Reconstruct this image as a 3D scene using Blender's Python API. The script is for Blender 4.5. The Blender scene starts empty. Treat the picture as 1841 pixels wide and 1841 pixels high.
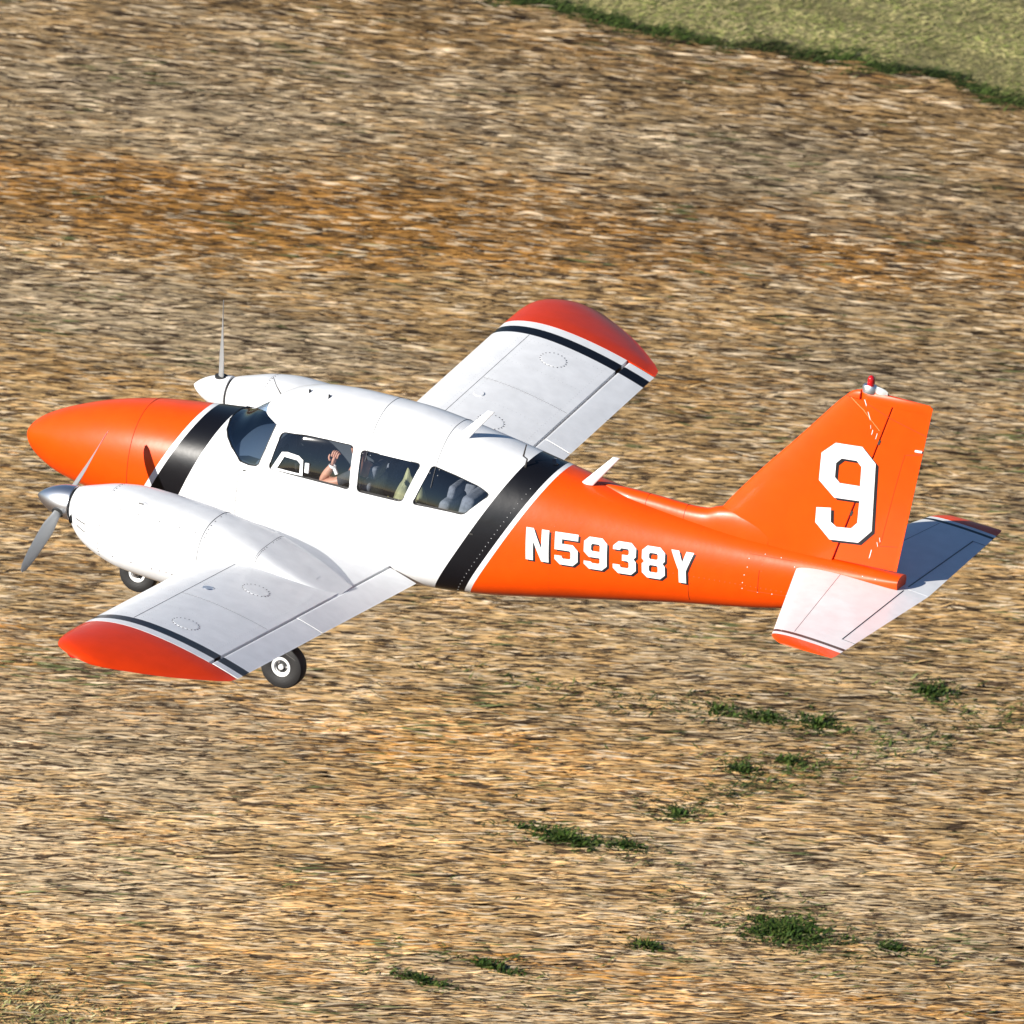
import bpy, bmesh, math, random
import numpy as np
from mathutils import Vector, Matrix
from mathutils.geometry import tessellate_polygon
random.seed(7); rng = np.random.default_rng(7)
S = bpy.context.scene
C = S.collection
H = 9.0                                   # height of the airplane's datum above the field

# ------------------------------------------------------------------ camera
R1 = Vector((173, 80, 15.8)).normalized()                       # picture right
R2 = Vector((43, -58, -177)); R2 = (R2 - R1 * R1.dot(R2)).normalized()   # picture down
DV = R1.cross(R2)                                               # viewing direction
cam = bpy.data.cameras.new('camera'); camo = bpy.data.objects.new('camera', cam); C.objects.link(camo)
loc = Vector((4.967, 0, .384 + H)) - DV * 300
m = Matrix((R1, -R2, -DV)).transposed().to_4x4(); m.translation = loc
camo.matrix_world = m
cam.sensor_width = 36; cam.sensor_fit = 'HORIZONTAL'; cam.lens = 36 * 191.3 * 300 / 1841
cam.dof.use_dof = True; cam.dof.focus_distance = 299; cam.dof.aperture_fstop = 4.5
cam.clip_start = 5; cam.clip_end = 9000
S.camera = camo
S.render.resolution_x = S.render.resolution_y = 1024

# ------------------------------------------------------------------ sky and sun
SUN = Vector((-.60, -1.0, .56)).normalized()                    # towards the sun
w = bpy.data.worlds.new('World'); S.world = w; w.use_nodes = True
nt = w.node_tree; sky = nt.nodes.new('ShaderNodeTexSky'); sky.sky_type = 'NISHITA'; sky.sun_disc = False
sky.sun_elevation = math.asin(SUN.z); sky.sun_rotation = math.atan2(SUN.x, SUN.y)
bg = nt.nodes['Background']; sky.air_density = 1.0; sky.dust_density = .15; sky.ozone_density = 5.0
bg.inputs[1].default_value = .052
nt.links.new(sky.outputs[0], bg.inputs[0])
sl = bpy.data.lights.new('sun', 'SUN'); sl.energy = 5.0; sl.angle = math.radians(.5); sl.color = (1, .95, .87)
so = bpy.data.objects.new('sun', sl); C.objects.link(so)
so.rotation_euler = (-SUN).to_track_quat('-Z', 'Y').to_euler(); so.location = (0, 0, 40)
S.view_settings.view_transform = 'Standard'; S.view_settings.look = 'None'
S.view_settings.exposure = .64; S.view_settings.gamma = 1

# ------------------------------------------------------------------ materials
def mat(name, col=(.8, .8, .8), rough=.5, metal=0, spec=.5, coat=0, bump=0, bscale=20, var=0, vscale=3):
    M = bpy.data.materials.new(name); M.use_nodes = True; t = M.node_tree; b = t.nodes['Principled BSDF']
    b.inputs['Base Color'].default_value = (*col, 1); b.inputs['Roughness'].default_value = rough
    b.inputs['Metallic'].default_value = metal; b.inputs['Specular IOR Level'].default_value = spec
    b.inputs['Coat Weight'].default_value = coat; b.inputs['Coat Roughness'].default_value = .06
    tc = t.nodes.new('ShaderNodeTexCoord')
    if var:
        n = t.nodes.new('ShaderNodeTexNoise'); n.inputs['Scale'].default_value = vscale; n.inputs['Detail'].default_value = 6
        t.links.new(tc.outputs['Object'], n.inputs['Vector'])
        mr = t.nodes.new('ShaderNodeMapRange'); mr.inputs[1].default_value = .3; mr.inputs[2].default_value = .7
        mr.inputs[3].default_value = 1 - var; mr.inputs[4].default_value = 1 + var * .4
        t.links.new(n.outputs[0], mr.inputs[0])
        mx = t.nodes.new('ShaderNodeMix'); mx.data_type = 'RGBA'; mx.blend_type = 'MULTIPLY'; mx.inputs[0].default_value = 1
        mx.inputs[6].default_value = (*col, 1); t.links.new(mr.outputs[0], mx.inputs[7]); t.links.new(mx.outputs[2], b.inputs['Base Color'])
        M['mix'] = mx.name
    if bump:
        n = t.nodes.new('ShaderNodeTexNoise'); n.inputs['Scale'].default_value = bscale; n.inputs['Detail'].default_value = 3
        t.links.new(tc.outputs['Object'], n.inputs['Vector'])
        bp = t.nodes.new('ShaderNodeBump'); bp.inputs['Strength'].default_value = bump; bp.inputs['Distance'].default_value = .01
        t.links.new(n.outputs[0], bp.inputs['Height']); t.links.new(bp.outputs[0], b.inputs['Normal'])
        if coat: t.links.new(bp.outputs[0], b.inputs['Coat Normal'])
    return M
ORANGE = (.87, .074, .001); WHITE = (.80, .805, .812); BLACK = (.005, .005, .007)
PAINT = dict(rough=.36, coat=.14, spec=.32, bump=.22, bscale=5.5, var=.07, vscale=7)
M = {}
M['white'] = mat('white_paint', WHITE, **PAINT)
M['orange'] = mat('orange_paint', ORANGE, **PAINT)
M['black'] = mat('black_paint', BLACK, .18, coat=1)
M['letter'] = mat('white_lettering', (.82, .82, .81), .4)
M['lshadow'] = mat('black_lettering', (.014, .014, .018), .4)
M['alu'] = mat('polished_aluminium', (.86, .87, .89), .36, 1, bump=.08, bscale=6)
M['steel'] = mat('brushed_steel', (.45, .45, .46), .35, 1)
M['blade'] = mat('propeller_grey', (.42, .43, .43), .4, .3)
M['rubber'] = mat('tyre_rubber', (.022, .021, .021), .62, bump=.2, bscale=60)
M['seam'] = mat('seam_grime', (.12, .12, .125), .8)
M['oseam'] = mat('orange_seam_grime', (.35, .03, .004), .7)
M['screw'] = mat('dark_screw', (.07, .065, .06), .55, .5)
M['rivet'] = mat('painted_rivet', (.46, .47, .48), .5)
M['orivet'] = mat('painted_orange_rivet', (.55, .04, .002), .5)
M['gasket'] = mat('window_gasket', (.03, .03, .03), .6)
M['cabin'] = mat('cabin_lining', (.13, .125, .12), .8, var=.3)
M['seatcloth'] = mat('seat_fabric', (.17, .19, .23), .85, bump=.3, bscale=60, var=.3, vscale=30)
M['panel'] = mat('instrument_panel', (.03, .03, .032), .6)
M['dash'] = mat('glareshield_vinyl', (.16, .17, .18), .6)
M['red'] = mat('red_lens', (.55, .01, .012), .12, coat=1)
M['clear'] = mat('pale_lens', (.55, .58, .56), .12, coat=1)
M['skin'] = mat('skin', (.56, .28, .19), .5, var=.12, vscale=25)
M['shirt'] = mat('charcoal_shirt', (.045, .05, .06), .9, bump=.3, bscale=30, var=.3, vscale=12)
M['trousers'] = mat('grey_trousers', (.10, .10, .11), .9)
M['hair'] = mat('brown_hair', (.05, .03, .02), .6, bump=.5, bscale=90)
M['jacket'] = mat('olive_cloth', (.30, .31, .17), .9, bump=.6, bscale=14, var=.35, vscale=9)
M['yellow'] = mat('yellow_cloth', (.62, .55, .22), .8, var=.3, vscale=20)

def glassmat(name, tint, f0=.05):
    G = bpy.data.materials.new(name); G.use_nodes = True; t = G.node_tree; t.nodes.remove(t.nodes['Principled BSDF'])
    tr = t.nodes.new('ShaderNodeBsdfTransparent'); tr.inputs[0].default_value = (*tint, 1)
    gl = t.nodes.new('ShaderNodeBsdfGlossy'); gl.inputs['Roughness'].default_value = .02
    lw = t.nodes.new('ShaderNodeLayerWeight'); lw.inputs[0].default_value = .5           # same from both sides of the pane
    pw = t.nodes.new('ShaderNodeMath'); pw.operation = 'POWER'; pw.inputs[1].default_value = 5; t.links.new(lw.outputs['Facing'], pw.inputs[0])
    fr = t.nodes.new('ShaderNodeMath'); fr.operation = 'MULTIPLY_ADD'; fr.inputs[1].default_value = 1 - f0; fr.inputs[2].default_value = f0; t.links.new(pw.outputs[0], fr.inputs[0])
    mx = t.nodes.new('ShaderNodeMixShader'); t.links.new(fr.outputs[0], mx.inputs[0])
    t.links.new(tr.outputs[0], mx.inputs[1]); t.links.new(gl.outputs[0], mx.inputs[2])
    t.links.new(mx.outputs[0], t.nodes['Material Output'].inputs[0]); return G
M['glass'] = glassmat('acrylic_window', (.94, .95, .96), .11)
M['wglass'] = glassmat('tinted_windshield', (.60, .72, .86), .18)

def band_paint(name, axis, bands, base):
    """paint laid in bands: list of (edge offset, edge slope, colour beyond it)"""
    Mx = mat(name, base, **PAINT); t = Mx.node_tree; N = t.nodes; L = t.links
    tc = N.new('ShaderNodeTexCoord'); sp = N.new('ShaderNodeSeparateXYZ'); L.new(tc.outputs['Object'], sp.inputs[0])
    prev = None
    def math_(op, a, b):
        n = N.new('ShaderNodeMath'); n.operation = op
        for i, q in enumerate((a, b)):
            if isinstance(q, (int, float)): n.inputs[i].default_value = q
            elif q is not None: L.new(q, n.inputs[i])
        return n.outputs[0]
    if axis == 'x': v = sp.outputs[0]
    else: v = math_('ABSOLUTE', sp.outputs[1], None)
    col = None
    for off, slope, c in bands:
        e = math_('SUBTRACT', v, math_('MULTIPLY_ADD', sp.outputs[2], slope)) if False else math_('SUBTRACT', v, math_('MULTIPLY', sp.outputs[2], slope))
        f = math_('GREATER_THAN', e, off)
        mx = N.new('ShaderNodeMix'); mx.data_type = 'RGBA'; L.new(f, mx.inputs[0])
        if col is None: mx.inputs[6].default_value = (*base, 1)
        else: L.new(col, mx.inputs[6])
        mx.inputs[7].default_value = (*c, 1); col = mx.outputs[2]
    L.new(col, N[Mx['mix']].inputs[6])
    return Mx
M['livery'] = band_paint('banded_livery', 'x', [(1.43, .50, WHITE), (1.495, .49, BLACK), (1.797, .40, WHITE),
                         (4.635, .52, BLACK), (4.925, .535, WHITE), (4.98, .53, ORANGE)], ORANGE)
SHADED_ORANGE = (.64, .038, .001)  # the airframe orange again, with the tips' weaker light put into the colour
M['wingpaint'] = band_paint('wing_banded_paint', 'y', [(4.41, 0, BLACK), (4.555, 0, WHITE), (4.68, 0, SHADED_ORANGE)], WHITE)
M['stabpaint'] = band_paint('tail_banded_paint', 'y', [(1.685, 0, BLACK), (1.735, 0, WHITE), (1.79, 0, ORANGE)], WHITE)

# ------------------------------------------------------------------ mesh helpers
def link(name, me, parent=None):
    o = bpy.data.objects.new(name, me); C.objects.link(o)
    if parent: o.parent = parent
    return o
def mk(name, v, f, m=None, parent=None, smooth=True, sharp=35):
    me = bpy.data.meshes.new(name); me.from_pydata([tuple(p) for p in v], [], [tuple(q) for q in f]); me.update()
    if m: me.materials.append(M[m])
    bm = bmesh.new(); bm.from_mesh(me); bmesh.ops.recalc_face_normals(bm, faces=bm.faces); bm.to_mesh(me); bm.free()
    if smooth:
        me.shade_smooth(); me.set_sharp_from_angle(angle=math.radians(sharp))
    return link(name, me, parent)
def tag(o, label, cat, group=None):
    o['label'] = label; o['category'] = cat
    if group: o['group'] = group
    return o
def kind(o, k): o['kind'] = k; return o
class MB:
    def __init__(s): s.v = []; s.f = []
    def add(s, v, f):
        k = len(s.v); s.v += [tuple(p) for p in v]; s.f += [tuple(i + k for i in q) for q in f]
    def grid(s, rows, closed=False, cap0=False, cap1=False):
        rows = [list(map(tuple, r)) for r in rows]; n = len(rows[0]); k = len(s.v)
        for r in rows: s.v += r
        for i in range(len(rows) - 1):
            for j in range(n if closed else n - 1):
                a = k + i * n + j; b = k + i * n + (j + 1) % n
                s.f.append((a, b, b + n, a + n))
        if cap0: s.f.append(tuple(k + j for j in range(n)))
        if cap1: s.f.append(tuple(k + (len(rows) - 1) * n + j for j in range(n)))
    def tube(s, pts, r, n=8, cap=True):
        pts = [Vector(p) for p in pts]; rr = r if isinstance(r, (list, tuple)) else [r] * len(pts)
        rows = []; up = None
        for i, p in enumerate(pts):
            d = (pts[min(i + 1, len(pts) - 1)] - pts[max(i - 1, 0)]).normalized()
            if up is None: up = Vector((0, 0, 1)) if abs(d.z) < .9 else Vector((1, 0, 0))
            a = d.cross(up).normalized(); b = a.cross(d); up = b
            rows.append([p + (a * math.cos(t) + b * math.sin(t)) * rr[i] for t in [2 * math.pi * k / n for k in range(n)]])
        s.grid(rows, True, cap, cap)
    def disc(s, p, nrm, r, n=6, h=.002):
        nrm = Vector(nrm).normalized(); a = nrm.orthogonal().normalized(); b = nrm.cross(a); p = Vector(p)
        ring = [(a * math.cos(2 * math.pi * k / n) + b * math.sin(2 * math.pi * k / n)) * r for k in range(n)]
        s.grid([[p - nrm * .002 + q for q in ring], [p + nrm * h + q * .8 for q in ring]], True, False, True)
    def box(s, c, d, rot=None):
        P = [Vector((x * d[0] / 2, y * d[1] / 2, z * d[2] / 2)) for x in (-1, 1) for y in (-1, 1) for z in (-1, 1)]
        if rot: P = [rot @ p for p in P]
        s.add([Vector(c) + p for p in P], [(0, 1, 3, 2), (4, 6, 7, 5), (0, 4, 5, 1), (2, 3, 7, 6), (0, 2, 6, 4), (1, 5, 7, 3)])
    def build(s, name, m, parent=None, smooth=True, sharp=35): return mk(name, s.v, s.f, m, parent, smooth, sharp)
def pchip(xk, yk, x):
    xk = np.asarray(xk, float); yk = np.asarray(yk, float); x = np.clip(np.asarray(x, float), xk[0], xk[-1])
    h = np.diff(xk); d = np.diff(yk) / h; mm = np.zeros_like(yk)
    for i in range(1, len(xk) - 1):
        if d[i - 1] * d[i] > 0:
            w1 = 2 * h[i] + h[i - 1]; w2 = h[i] + 2 * h[i - 1]; mm[i] = (w1 + w2) / (w1 / d[i - 1] + w2 / d[i])
    mm[0] = d[0]; mm[-1] = d[-1]
    i = np.clip(np.searchsorted(xk, x) - 1, 0, len(xk) - 2); t = (x - xk[i]) / h[i]
    return (2*t**3-3*t**2+1)*yk[i]+(t**3-2*t**2+t)*h[i]*mm[i]+(-2*t**3+3*t**2)*yk[i+1]+(t**3-t**2)*h[i]*mm[i+1]
def bevel(o, wdt=.02, seg=3):
    bv = o.modifiers.new('bevel', 'BEVEL'); bv.width = wdt; bv.segments = seg; bv.limit_method = 'ANGLE'; return o

# ================================================================== THE FIELD
STRAW_DIR = np.array([1.0, .515]); STRAW_DIR /= np.linalg.norm(STRAW_DIR)
EDGE_Y = 35.0                                   # where the ploughed straw ends and the grass strip begins
def vnoise(x, y, seed):
    """smooth value noise on numpy arrays"""
    r = np.random.default_rng(seed).random((256, 256))
    xi = np.floor(x).astype(int); yi = np.floor(y).astype(int); fx = x - xi; fy = y - yi
    fx = fx * fx * (3 - 2 * fx); fy = fy * fy * (3 - 2 * fy)
    g = lambda a, b: r[a % 256, b % 256]
    return (g(xi, yi) * (1 - fx) + g(xi + 1, yi) * fx) * (1 - fy) + (g(xi, yi + 1) * (1 - fx) + g(xi + 1, yi + 1) * fx) * fy
def edge_y(x): return EDGE_Y - .2 + .13 * (x + 10.4) + .30 * (vnoise(x * .9, x * 0, 3) - .5) + .34 * (vnoise(x * 3, x * 0, 4) - .5) + .18 * (vnoise(x * 9, x * 0, 5) - .5)

def field_material():
    G = mat('bare_field_soil', (.10, .07, .045), .95, spec=.2); t = G.node_tree; N = t.nodes; L = t.links; b = N['Principled BSDF']
    tc = N.new('ShaderNodeTexCoord'); mp = N.new('ShaderNodeMapping'); L.new(tc.outputs['Object'], mp.inputs[0])
    mp.inputs['Rotation'].default_value = (0, 0, -math.atan(.515))
    mp.inputs['Scale'].default_value = (.35, 1, 1)
    n1 = N.new('ShaderNodeTexNoise'); n1.inputs['Scale'].default_value = 22; n1.inputs['Detail'].default_value = 5; L.new(mp.outputs[0], n1.inputs[0])
    n2 = N.new('ShaderNodeTexNoise'); n2.inputs['Scale'].default_value = .5; n2.inputs['Detail'].default_value = 3; L.new(mp.outputs[0], n2.inputs[0])
    r1 = N.new('ShaderNodeValToRGB'); L.new(n1.outputs[0], r1.inputs[0])
    r1.color_ramp.elements[0].position = .33; r1.color_ramp.elements[0].color = (.035, .024, .015, 1)
    r1.color_ramp.elements[1].position = .72; r1.color_ramp.elements[1].color = (.30, .20, .11, 1)
    e = r1.color_ramp.elements.new(.52); e.color = (.13, .085, .05, 1)
    r2 = N.new('ShaderNodeValToRGB'); L.new(n2.outputs[0], r2.inputs[0])
    r2.color_ramp.elements[0].position = .38; r2.color_ramp.elements[0].color = (1.05, .8, .55, 1)
    r2.color_ramp.elements[1].position = .62; r2.color_ramp.elements[1].color = (.95, .95, .95, 1)
    mx = N.new('ShaderNodeMix'); mx.data_type = 'RGBA'; mx.blend_type = 'MULTIPLY'; mx.inputs[0].default_value = 1
    L.new(r1.outputs[0], mx.inputs[6]); L.new(r2.outputs[0], mx.inputs[7]); L.new(mx.outputs[2], b.inputs['Base Color'])
    bp = N.new('ShaderNodeBump'); bp.inputs['Strength'].default_value = 1; bp.inputs['Distance'].default_value = .04
    L.new(n1.outputs[0], bp.inputs['Height']); L.new(bp.outputs[0], b.inputs['Normal'])
    return G
M['soil'] = field_material()
M['turf'] = mat('grass_strip_soil', (.22, .20, .09), .95, spec=.2, var=.5, vscale=4, bump=1, bscale=12)
def attr_mat(name, rough=.75, trans=.0):
    A = mat(name, (.5, .5, .5), rough, spec=.25); t = A.node_tree; a = t.nodes.new('ShaderNodeVertexColor'); a.layer_name = 'tint'
    t.links.new(a.outputs[0], t.nodes['Principled BSDF'].inputs['Base Color']); return A
M['straw'] = attr_mat('dry_straw', .6); M['blades'] = attr_mat('grass_blades', .7)

def sheet(name, x0, x1, y0, y1, nx, ny, z, m, amp=0):
    xs = np.linspace(x0, x1, nx); ys = np.linspace(y0, y1, ny); XX, YY = np.meshgrid(xs, ys)
    ZZ = z + amp * (vnoise(XX * 1.1, YY * 1.1, 11) - .5) if amp else np.full_like(XX, z)
    b = MB(); b.grid(np.stack([XX, YY, ZZ], -1)); return kind(b.build(name, m), 'structure')
sheet('field_ground', -3000, 3000, -3000, 3000, 3, 3, 0, 'soil')
# the grass strip beyond the straw, and one corner of it in front
def strip(name, xa, xb, far, m):
    xs = np.linspace(xa, xb, 160); e = edge_y(xs) + .35
    b = MB(); b.grid([[(x, y, .006) for x, y in zip(xs, e)], [(x, far, .006) for x in xs]])
    return kind(b.build(name, m), 'structure')
strip('grass_strip_ground', -60, 60, 75, 'turf')

def ribbons(name, P, D, L, Wd, tilt, col, m, lift, arch=.25, prism=True):
    """many small stalks as one mesh: base P (n,3), heading D (n,2), length, width, tilt, colour"""
    n = len(P); dx = np.stack([D[:, 0] * np.cos(tilt), D[:, 1] * np.cos(tilt), np.sin(tilt)], 1)
    sd = np.stack([-D[:, 1], D[:, 0], np.zeros(n)], 1); up = np.cross(dx, sd)
    up *= np.where(up[:, 2:3] < 0, -1, 1)
    V = np.zeros((n, 5, 3)); hw = (Wd / 2)[:, None]; Ln = L[:, None]; lf = lift[:, None]
    a = P + up * lf; bend = (rng.normal(size=n) * .05)[:, None] * sd * Ln
    V[:, 0] = a; V[:, 4] = a + dx * Ln
    c = a + dx * Ln * rng.uniform(.3, .6, n)[:, None] + bend
    V[:, 1] = c - sd * hw; V[:, 2] = c + up * hw * .45; V[:, 3] = c + sd * hw
    F = np.array([[0, 2, 1], [0, 3, 2], [1, 2, 4], [2, 3, 4]])[None] + np.arange(n)[:, None, None] * 5
    me = bpy.data.meshes.new(name); me.vertices.add(n * 5); me.vertices.foreach_set('co', V.reshape(-1).astype(np.float32))
    me.loops.add(n * 12); me.loops.foreach_set('vertex_index', F.reshape(-1).astype(np.int32))
    me.polygons.add(n * 4); me.polygons.foreach_set('loop_start', (np.arange(n * 4) * 3).astype(np.int32))
    me.update(calc_edges=True)
    ca = me.color_attributes.new('tint', 'FLOAT_COLOR', 'POINT')
    cc = np.ones((n, 5, 4), np.float32); cc[:, :, :3] = col[:, None, :]
    ca.data.foreach_set('color', cc.reshape(-1)); me.materials.append(M[m])
    return link(name, me)

def view_quad(n, m0=2.0):
    """random points over the part of the field around the picture"""
    u = rng.random(n); v = rng.random(n)
    p00 = np.array([-15.2, 31.2]); p10 = np.array([-5.4, 39.3]); p01 = np.array([-3.6, 5.2]); p11 = np.array([6.6, 12.3])
    c = (p00 + p10 + p01 + p11) / 4
    q = ((1 - u)[:, None] * (1 - v)[:, None] * p00 + u[:, None] * (1 - v)[:, None] * p10 + (1 - u)[:, None] * v[:, None] * p01 + u[:, None] * v[:, None] * p11)
    return c + (q - c) * np.array([1.16, 1.10])
# colour of the field: rusty, pale and grey patches drawn out along the furrows (along x)
def field_tone(P):
    x, y = P[:, 0], P[:, 1]
    a = x + .1 * y; c = y - .06 * x
    rust = .30 * vnoise(a * .22, c * .55, 21) + .3 * vnoise(a * .7, c * 1.6, 22) + .25 * vnoise(a * 2, c * 5, 23)
    grey = .6 * vnoise(a * .3, c * .4, 31) + .4 * vnoise(a * 1.1, c * 1.5, 32)
    lum = .25 * vnoise(a * .35, c * .7, 41) + .4 * vnoise(a * 1.6, c * 4, 42) + .35 * vnoise(a * 4, c * 11, 43)
    for (px, py, sx, sy, k) in RUST: rust = rust + k * np.exp(-((x - px) / sx) ** 2 - ((y - py) / sy) ** 2)
    for (px, py, sx, sy, k) in GREY: grey = grey + k * np.exp(-((x - px) / sx) ** 2 - ((y - py) / sy) ** 2)
    for (x0, y0, sl_, sg, xa, xb, k) in BANDS:
        d = (y - y0 - sl_ * (x - x0)) / sg; g = 1 / (1 + np.exp(-(x - xa) * 1.5)) / (1 + np.exp((x - xb) * 1.2)); rust = rust + k * np.exp(-d * d) * g
    return rust, grey, lum
BANDS = [(-13, 27.0, .40, 1.15, -20, -3.5, .44), (-6.3, 14.0, .40, .8, -12, -2.6, .40), (2.5, 11.5, .33, .22, -.5, 8, .5), (-8, 28.6, .42, 1.3, -10, 2, .26), (-2, 11.2, .3, .35, -4, 3, .25)]
RUST = [(-11.5, 26.5, 2.6, 1.6, .35), (-8.5, 27.5, 3, 1.2, .3), (-7, 15.5, 2.5, .9, .3), (-5.5, 30.8, 3, 1.2, .22), (2.8, 10.9, 2.5, .5, .3), (-8.6, 34.0, 3, .5, .25)]
GREY = [(-11.5, 30.2, 3, 1.2, .48), (-9, 24, 2.2, 1.2, .48), (-4.6, 13.2, 2.2, 1.5, .48), (-3.6, 10.6, 1.6, 1.0, .48), (2.0, 14.6, 2.0, .9, .48), (-4.3, 32.4, 2.5, .9, .48), (-1.2, 17.6, 2, .8, .34)]
def straw_layer(name, n, Lr, Wr, jit, tiltr, liftr, bright):
    P2 = view_quad(n); keep = P2[:, 1] < edge_y(P2[:, 0]) + .1 * rng.normal(size=n); P2 = P2[keep]; n = len(P2)
    rust, grey, lum = field_tone(P2)
    base = np.array([.55, .355, .155])[None]; ru = np.array([.50, .245, .06])[None]; gr = np.array([.45, .355, .225])[None]
    fr = np.clip((rust + .5 * (rng.random(n) - .5) - .50) * 2.4, 0, 1)[:, None]; fg = np.clip((grey + .5 * (rng.random(n) - .5) - .50) * 2.4, 0, 1)[:, None]
    col = base * (1 - fr) + ru * fr; col = col * (1 - fg * .8) + gr * fg * .8
    pale = rng.random(n)[:, None]
    col = col * (.48 + .95 * rng.random(n)[:, None]) * bright
    col = np.where(pale > .88, np.array([.80, .62, .40])[None] * (.8 + .3 * rng.random(n)[:, None]), col)
    col = np.where(pale < .24, np.array([.075, .047, .026])[None] * (.7 + .9 * rng.random(n)[:, None]), col)
    gn = (vnoise(P2[:, 0] * 1.7, P2[:, 1] * 1.7, 55) > .78) & (rng.random(n) < .16)
    col = np.where(gn[:, None], np.array([.15, .16, .06])[None] * (.6 + .6 * rng.random(n)[:, None]), col)
    far = np.clip(1.34 - .028 * (P2[:, 1] - 9), .62, 1.34)[:, None]      # straw colour paler near, darker farther out
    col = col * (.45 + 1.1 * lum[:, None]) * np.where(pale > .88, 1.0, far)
    ang = np.arctan(.60 - .0090 * (P2[:, 1] - 8)) + rng.normal(size=n) * jit * np.where(rng.random(n) < .2, 2.6, 1) + math.pi * (rng.random(n) < .5)
    D = np.stack([np.cos(ang), np.sin(ang)], 1)
    L = rng.uniform(*Lr, n); Wd = rng.uniform(*Wr, n)
    P = np.concatenate([P2, np.zeros((n, 1))], 1)
    return kind(ribbons(name, P, D, L, Wd, np.abs(rng.normal(size=n)) * tiltr, col, 'straw', rng.uniform(*liftr, n)), 'stuff')
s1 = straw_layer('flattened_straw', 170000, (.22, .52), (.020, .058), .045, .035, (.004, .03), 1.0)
s1['label'] = 'dry tan straw lying flattened across the whole field'; s1['category'] = 'straw'
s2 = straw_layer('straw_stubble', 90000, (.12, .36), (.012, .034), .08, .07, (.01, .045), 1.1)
s2['label'] = 'short upright straw stubble sticking out of the flattened straw'; s2['category'] = 'stubble'

def grass_mass(name, n, P2, palette, hr, Wr, lean, label, base=0.0):
    n = len(P2); ang = math.atan2(STRAW_DIR[1], STRAW_DIR[0]) + rng.normal(size=n) * .5 + math.pi * (rng.random(n) < .5)
    D = np.stack([np.cos(ang), np.sin(ang)], 1); pal = np.array(palette)
    k = np.clip((vnoise(P2[:, 0] * .9, P2[:, 1] * 1.4, 61) * .7 + rng.random(n) * .5) * len(pal) * .85, 0, len(pal) - 1).astype(int)
    col = pal[k] * (.45 + .95 * rng.random(n)[:, None]) * (.55 + .9 * vnoise(P2[:, 0] * 2.6, P2[:, 1] * 2.6, 63))[:, None]
    P = np.concatenate([P2, np.zeros((n, 1))], 1)
    o = ribbons(name, P, D, rng.uniform(*hr, n), rng.uniform(*Wr, n), rng.uniform(*lean, n), col, 'blades', rng.uniform(0, .02, n) + base)
    kind(o, 'stuff'); o['label'] = label; o['category'] = 'grass'; return o
n = 170000
q = np.stack([rng.uniform(-16, 3, n), 34.4 + 10 * rng.random(n) ** 1.3], 1); q = q[q[:, 1] > edge_y(q[:, 0]) + .45 + .12 * rng.normal(size=n)]
grass_mass('grass_strip', 0, q, [(.18, .22, .05), (.40, .37, .14), (.50, .43, .19), (.27, .30, .08), (.56, .47, .23)], (.05, .13), (.008, .020), (.02, .35), 'olive grass strip along the far edge of the field')
n = 17000
q = np.stack([rng.uniform(-16, 3, n), np.zeros(n)], 1); q[:, 1] = edge_y(q[:, 0]) + .22 + (.05 + .22 * vnoise(q[:, 0] * 2.3, q[:, 0] * 0, 91)) * rng.normal(size=n)
grass_mass('grass_verge', 0, q, [(.035, .06, .010), (.055, .085, .016), (.045, .07, .012), (.09, .085, .03)], (.06, .16), (.012, .026), (.1, .6), 'dark green verge between straw and olive grass strip')
n = 7000
q = np.array([-3.6, 6.9]) + rng.normal(size=(n, 2)) * np.array([1.1, .45])
grass_mass('grass_patch', 0, q, [(.28, .25, .11), (.22, .23, .08), (.32, .28, .14), (.09, .12, .03)], (.05, .14), (.014, .03), (.15, .7), 'olive grass patch at the bottom left corner of the picture')

# green weed clumps growing out of the straw
def clump(loc, rx, ry, nb, label):
    rx *= 1.3; ry *= 1.3; nb = int(nb * 1.35)
    t = MB(); cols = []
    for i in range(nb):
        r = random.random() ** .6; a = random.uniform(0, 6.283)
        # lobed outline
        lob = .65 + .35 * math.sin(a * 3 + loc[0] * 5) * math.sin(a * 2 + loc[1])
        bx = loc[0] + r * rx * lob * math.cos(a); by = loc[1] + r * ry * lob * math.sin(a)
        h = random.uniform(.04, .12) * max(.35, 1.15 - .6 * r); an = random.uniform(0, 6.283); le = random.uniform(.2, 1.0) * h
        wd = random.uniform(.008, .018); ux, uy = math.cos(an), math.sin(an)
        k = len(t.v)
        t.v += [(bx - uy * wd, by + ux * wd, 0), (bx + uy * wd, by - ux * wd, 0),
                (bx + ux * le * .5 + uy * wd, by + uy * le * .5 - ux * wd, h * .7), (bx + ux * le * .5 - uy * wd, by + uy * le * .5 + ux * wd, h * .7),
                (bx + ux * le * 1.3, by + uy * le * 1.3, h * .95)]
        t.f += [(k, k + 1, k + 2, k + 3), (k + 3, k + 2, k + 4)]
        g = random.choice([(.032, .066, .007), (.05, .09, .010), (.022, .048, .006), (.075, .10, .018)]); s = random.uniform(.6, 1.3)
        cols += [(g[0] * s, g[1] * s, g[2] * s, 1)] * 5
    me = bpy.data.meshes.new('weed_clump'); me.from_pydata(t.v, [], t.f); me.update()
    ca = me.color_attributes.new('tint', 'FLOAT_COLOR', 'POINT'); ca.data.foreach_set('color', np.array(cols, np.float32).reshape(-1))
    me.materials.append(M['blades'])
    o = link('weed_clump', me); return tag(o, label, 'weed', 'green weed clumps in the straw')
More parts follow.
